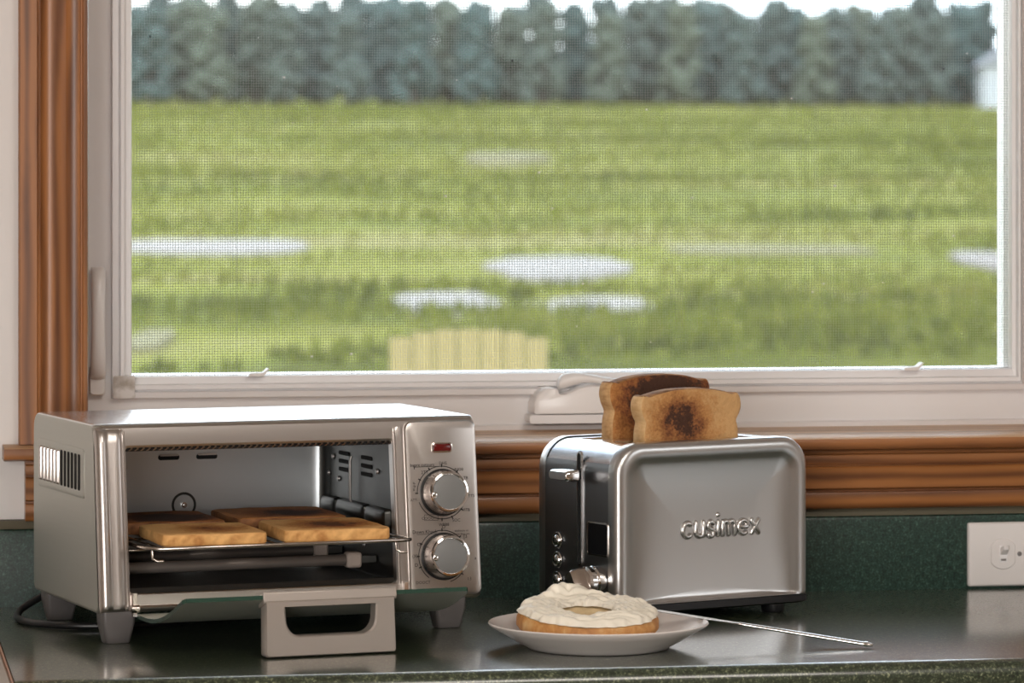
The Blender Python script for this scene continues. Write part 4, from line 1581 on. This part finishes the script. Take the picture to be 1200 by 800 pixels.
for (px_, py_, rx_, ry_) in BARE:
    c_, s_ = math.cos(R(9.85)), math.sin(R(9.85))
    dx_, dy_ = xx - px_, yy - py_
    keep &= ((dx_ * c_ - dy_ * s_) / (rx_ * 1.25)) ** 2 + ((dx_ * s_ + dy_ * c_) / (ry_ * 1.25)) ** 2 > 1
xx, yy = xx[keep], yy[keep]
NB = len(xx)
hh = (.05 + .08 * rg_.random(NB)) * (1 + .6 * clump[keep]) * (1 + yy / 160)
ww = .05 + .05 * rg_.random(NB)
ww = ww * (1 + yy / 90)
th0 = rg_.random(NB) * 2 * PI
zz = np.array([gz(b_) + (0 if b_ < 26 else .25 * noise.noise(Vector(((a_ - b_ * .17) * .05, b_ * .05, 0)))) for a_, b_ in zip(xx, yy)]) - .04
vs_, fs_ = [], []
for i in range(NB):
    k = len(vs_)
    for q in range(3):
        t = th0[i] + q * 2.1
        cx, cy = xx[i] + .5 * ww[i] * math.cos(t), yy[i] + .5 * ww[i] * math.sin(t)
        vs_.append((cx, cy, zz[i]))
    lean = (math.cos(th0[i] * 3) * .3 * hh[i], math.sin(th0[i] * 3) * .3 * hh[i])
    vs_.append((xx[i] + lean[0], yy[i] + lean[1], zz[i] + hh[i]))
    fs_ += [(k, k + 1, k + 3), (k + 1, k + 2, k + 3), (k + 2, k, k + 3)]
me = bpy.data.meshes.new('marsh_grass')
me.from_pydata(vs_, [], fs_)
me.materials.append(M['blade'])
gr = bpy.data.objects.new('marsh_grass', me)
COL.objects.link(gr)
gr['kind'] = 'stuff'
gr['label'] = 'sunlit yellow green marsh grass covering the meadow outside the window'
gr['category'] = 'grass'

for k_ in ('meadow', 'blade', 'sand2'):
    P(M[k_]).inputs['Specular IOR Level'].default_value = .05
P(M['sand']).inputs['Specular IOR Level'].default_value = .2
# yellow garden chair outside, its back to the window
m = M['chair_paint'] = mat('yellow_chair_paint', (.36, .285, .125), .55)
bump(m, noise_tex(m, coords(m, (30, 30, 3)), 1, 3), .2, .002)
cx, cy = out_pt(17.0, -.185)
ch = thing('garden_chair', 'pale yellow slatted wooden garden chair on the grass outside the window', 'chair', (cx, cy, gz(cy)), R(-9.85))
nsl = 7
for k in range(nsl):
    xx_ = -.29 + .58 * k / (nsl - 1)
    h_ = .965 - .035 * (abs(xx_) / .29) ** 2.5
    bm = bmesh.new()
    loft(bm, [[(xx_ + p[0], -.20 - (z_ - .32) * .12 + p[1], z_) for p in rrect(-.0455, .0455, -.011, .011, .004, 2)] for z_ in (.30, h_ - .012, h_)])
    obj('back_slat', bm, M['chair_paint'], ch, smooth=40)
for z_ in (.42, .74):
    obj('back_rail', bx(-.33, .33, -.205 - (z_ - .32) * .12 - .04, -.205 - (z_ - .32) * .12 - .012, z_ - .035, z_ + .035), M['chair_paint'], ch, bevel=.004)
for k in range(5):
    y_ = -.15 + .12 * k
    obj('seat_slat', bx(-.30, .30, y_ - .05, y_ + .05, .32 + .02 * k, .342 + .02 * k), M['chair_paint'], ch, bevel=.003)
for sx in (-1, 1):
    obj('armrest', bx(sx * .36 - .06, sx * .36 + .06, -.28, .45, .555, .58), M['chair_paint'], ch, bevel=.008)
    obj('front_leg', bx(sx * .345 - .016, sx * .345 + .016, .33, .42, 0, .555), M['chair_paint'], ch, bevel=.003)
    bm = bmesh.new()
    loft(bm, [[(sx * .318 + dx, p[0], p[1]) for p in ((-.46, 0), (-.36, 0), (.40, .33), (.40, .42), (.34, .42))] for dx in (-.014, .014)])
    obj('rear_leg', bm, M['chair_paint'], ch)
    obj('arm_post', bx(sx * .335 - .016, sx * .335 + .016, -.26, -.19, .20, .556), M['chair_paint'], ch, bevel=.003)

# far tree line
def crown_mesh(name, seed, w, h):
    r_ = random.Random(seed)
    bm = bmesh.new()
    n = 76
    for k in range(n):
        t = k / (n - 1)
        zc = h * (.06 + .82 * t)
        spread = w * .5 * (1 - .50 * t ** 1.5)
        a = r_.random() * 6.28
        q = spread * (.95 * r_.random() ** .5)
        rr_ = w * .17 * (.75 + .6 * r_.random())
        b2 = bmesh.ops.create_icosphere(bm, subdivisions=1, radius=rr_)
        for v_ in b2['verts']:
            d_ = 1 + .35 * noise.noise(v_.co * (2.2 / rr_) + Vector((k, seed, 0)))
            v_.co = Vector((v_.co.x * d_ + q * math.cos(a), v_.co.y * d_ + q * math.sin(a), v_.co.z * d_ * .9 + zc))
    me_ = bpy.data.meshes.new(name)
    bm.to_mesh(me_)
    bm.free()
    for p in me_.polygons:
        p.use_smooth = True
    return me_


m = M['leaves'] = mat('haze_tinted_foliage', (.10, .17, .13), .85)  # distance haze put into the leaf colour as blue
f_ = noise_tex(m, coords(m), 2.2, 4)
oi = N(m, 'ShaderNodeObjectInfo')
c1 = ramp(m, f_, [(.3, (.085, .112, .100)), (.7, (.102, .132, .118))])
c2 = ramp(m, oi.outputs['Random'], [(0, (.80, .95, 1.0)), (.5, (1.0, 1.0, 1.0)), (1, (1.25, 1.15, .95))])
mx = N(m, 'ShaderNodeMix', data_type='RGBA', blend_type='MULTIPLY')
mx.inputs['Factor'].default_value = 1
L(m, c1, mx.inputs['A'])
L(m, c2, mx.inputs['B'])
L(m, mx.outputs['Result'], P(m).inputs['Base Color'])
bump(m, noise_tex(m, coords(m), 9, 4), 1., .2)
P(m).inputs['Specular IOR Level'].default_value = .05
M['bark'] = mat('grey_bark', (.10, .085, .07), .9)
crowns = [crown_mesh('crown', s_, w_, h_) for s_, w_, h_ in ((1, 2.4, 5.8), (2, 2.3, 6.0), (3, 2.45, 5.6))]
for c in crowns:
    c.materials.append(M['leaves'])
bm = bmesh.new()
tube(bm, [(0, 0, -.3), (.05, 0, 1.0), (0, .05, 3.2)], [.20, .15, .07], 8)
tmesh = bpy.data.meshes.new('trunk')
bm.to_mesh(tmesh)
bm.free()
tmesh.materials.append(M['bark'])
r_ = random.Random(8)
tree_i = 0
for row_, (D_, n, sp) in enumerate(((219, 22, 3.7), (223.5, 22, 3.7), (228, 23, 3.7), (232.5, 23, 3.7))):
    for k in range(n):
        lat = (k - (n - 1) / 2 + (.5 if row_ % 2 else 0)) * sp + r_.uniform(-.25, .25)
        x_, y_ = out_pt(D_ + r_.uniform(-.5, .5), lat)
        if row_ == 0 and 26.0 < lat < 28.6:
            continue
        t = thing('tree', 'haze-tinted leafy tree in the blurred tree line behind the meadow', 'tree', (x_, y_, gz(y_)), r_.random() * 6.28, 'trees along the far edge of the meadow')
        # taller towards the middle left, lower on the right
        s_ = (.92 + .12 * r_.random()) * (1.05 + .05 * row_) * (1.0 if lat < 8 else .97)
        t.scale = (s_, s_, s_)
        c = bpy.data.objects.new('crown', crowns[r_.randrange(3)])
        COL.objects.link(c)
        c.parent = t
        c = bpy.data.objects.new('trunk', tmesh)
        COL.objects.link(c)
        c.parent = t
# pale house half hidden among the trees at the right
M['house_white'] = mat('white_siding', (.42, .44, .46), .6)
M['roof'] = mat('grey_roof', (.22, .23, .25), .8)
x_, y_ = out_pt(216.5, 27.4)
hs = thing('house', 'small white house half hidden among the far trees at the right', 'house', (x_, y_, gz(y_)), R(-9.85))
obj('wall', bx(-1.5, 1.5, -1, 3, -.5, 2.4), M['house_white'], hs)
bm = bmesh.new()
loft(bm, [[(p[0], y_, p[1]) for p in ((-1.8, 2.3), (1.8, 2.3), (0, 3.6))] for y_ in (-1.2, 3.2)])
obj('roof', bm, M['roof'], hs)
obj('window', bx(-.5, .3, -1.05, -.98, .9, 1.8), M['black_gloss'], hs)
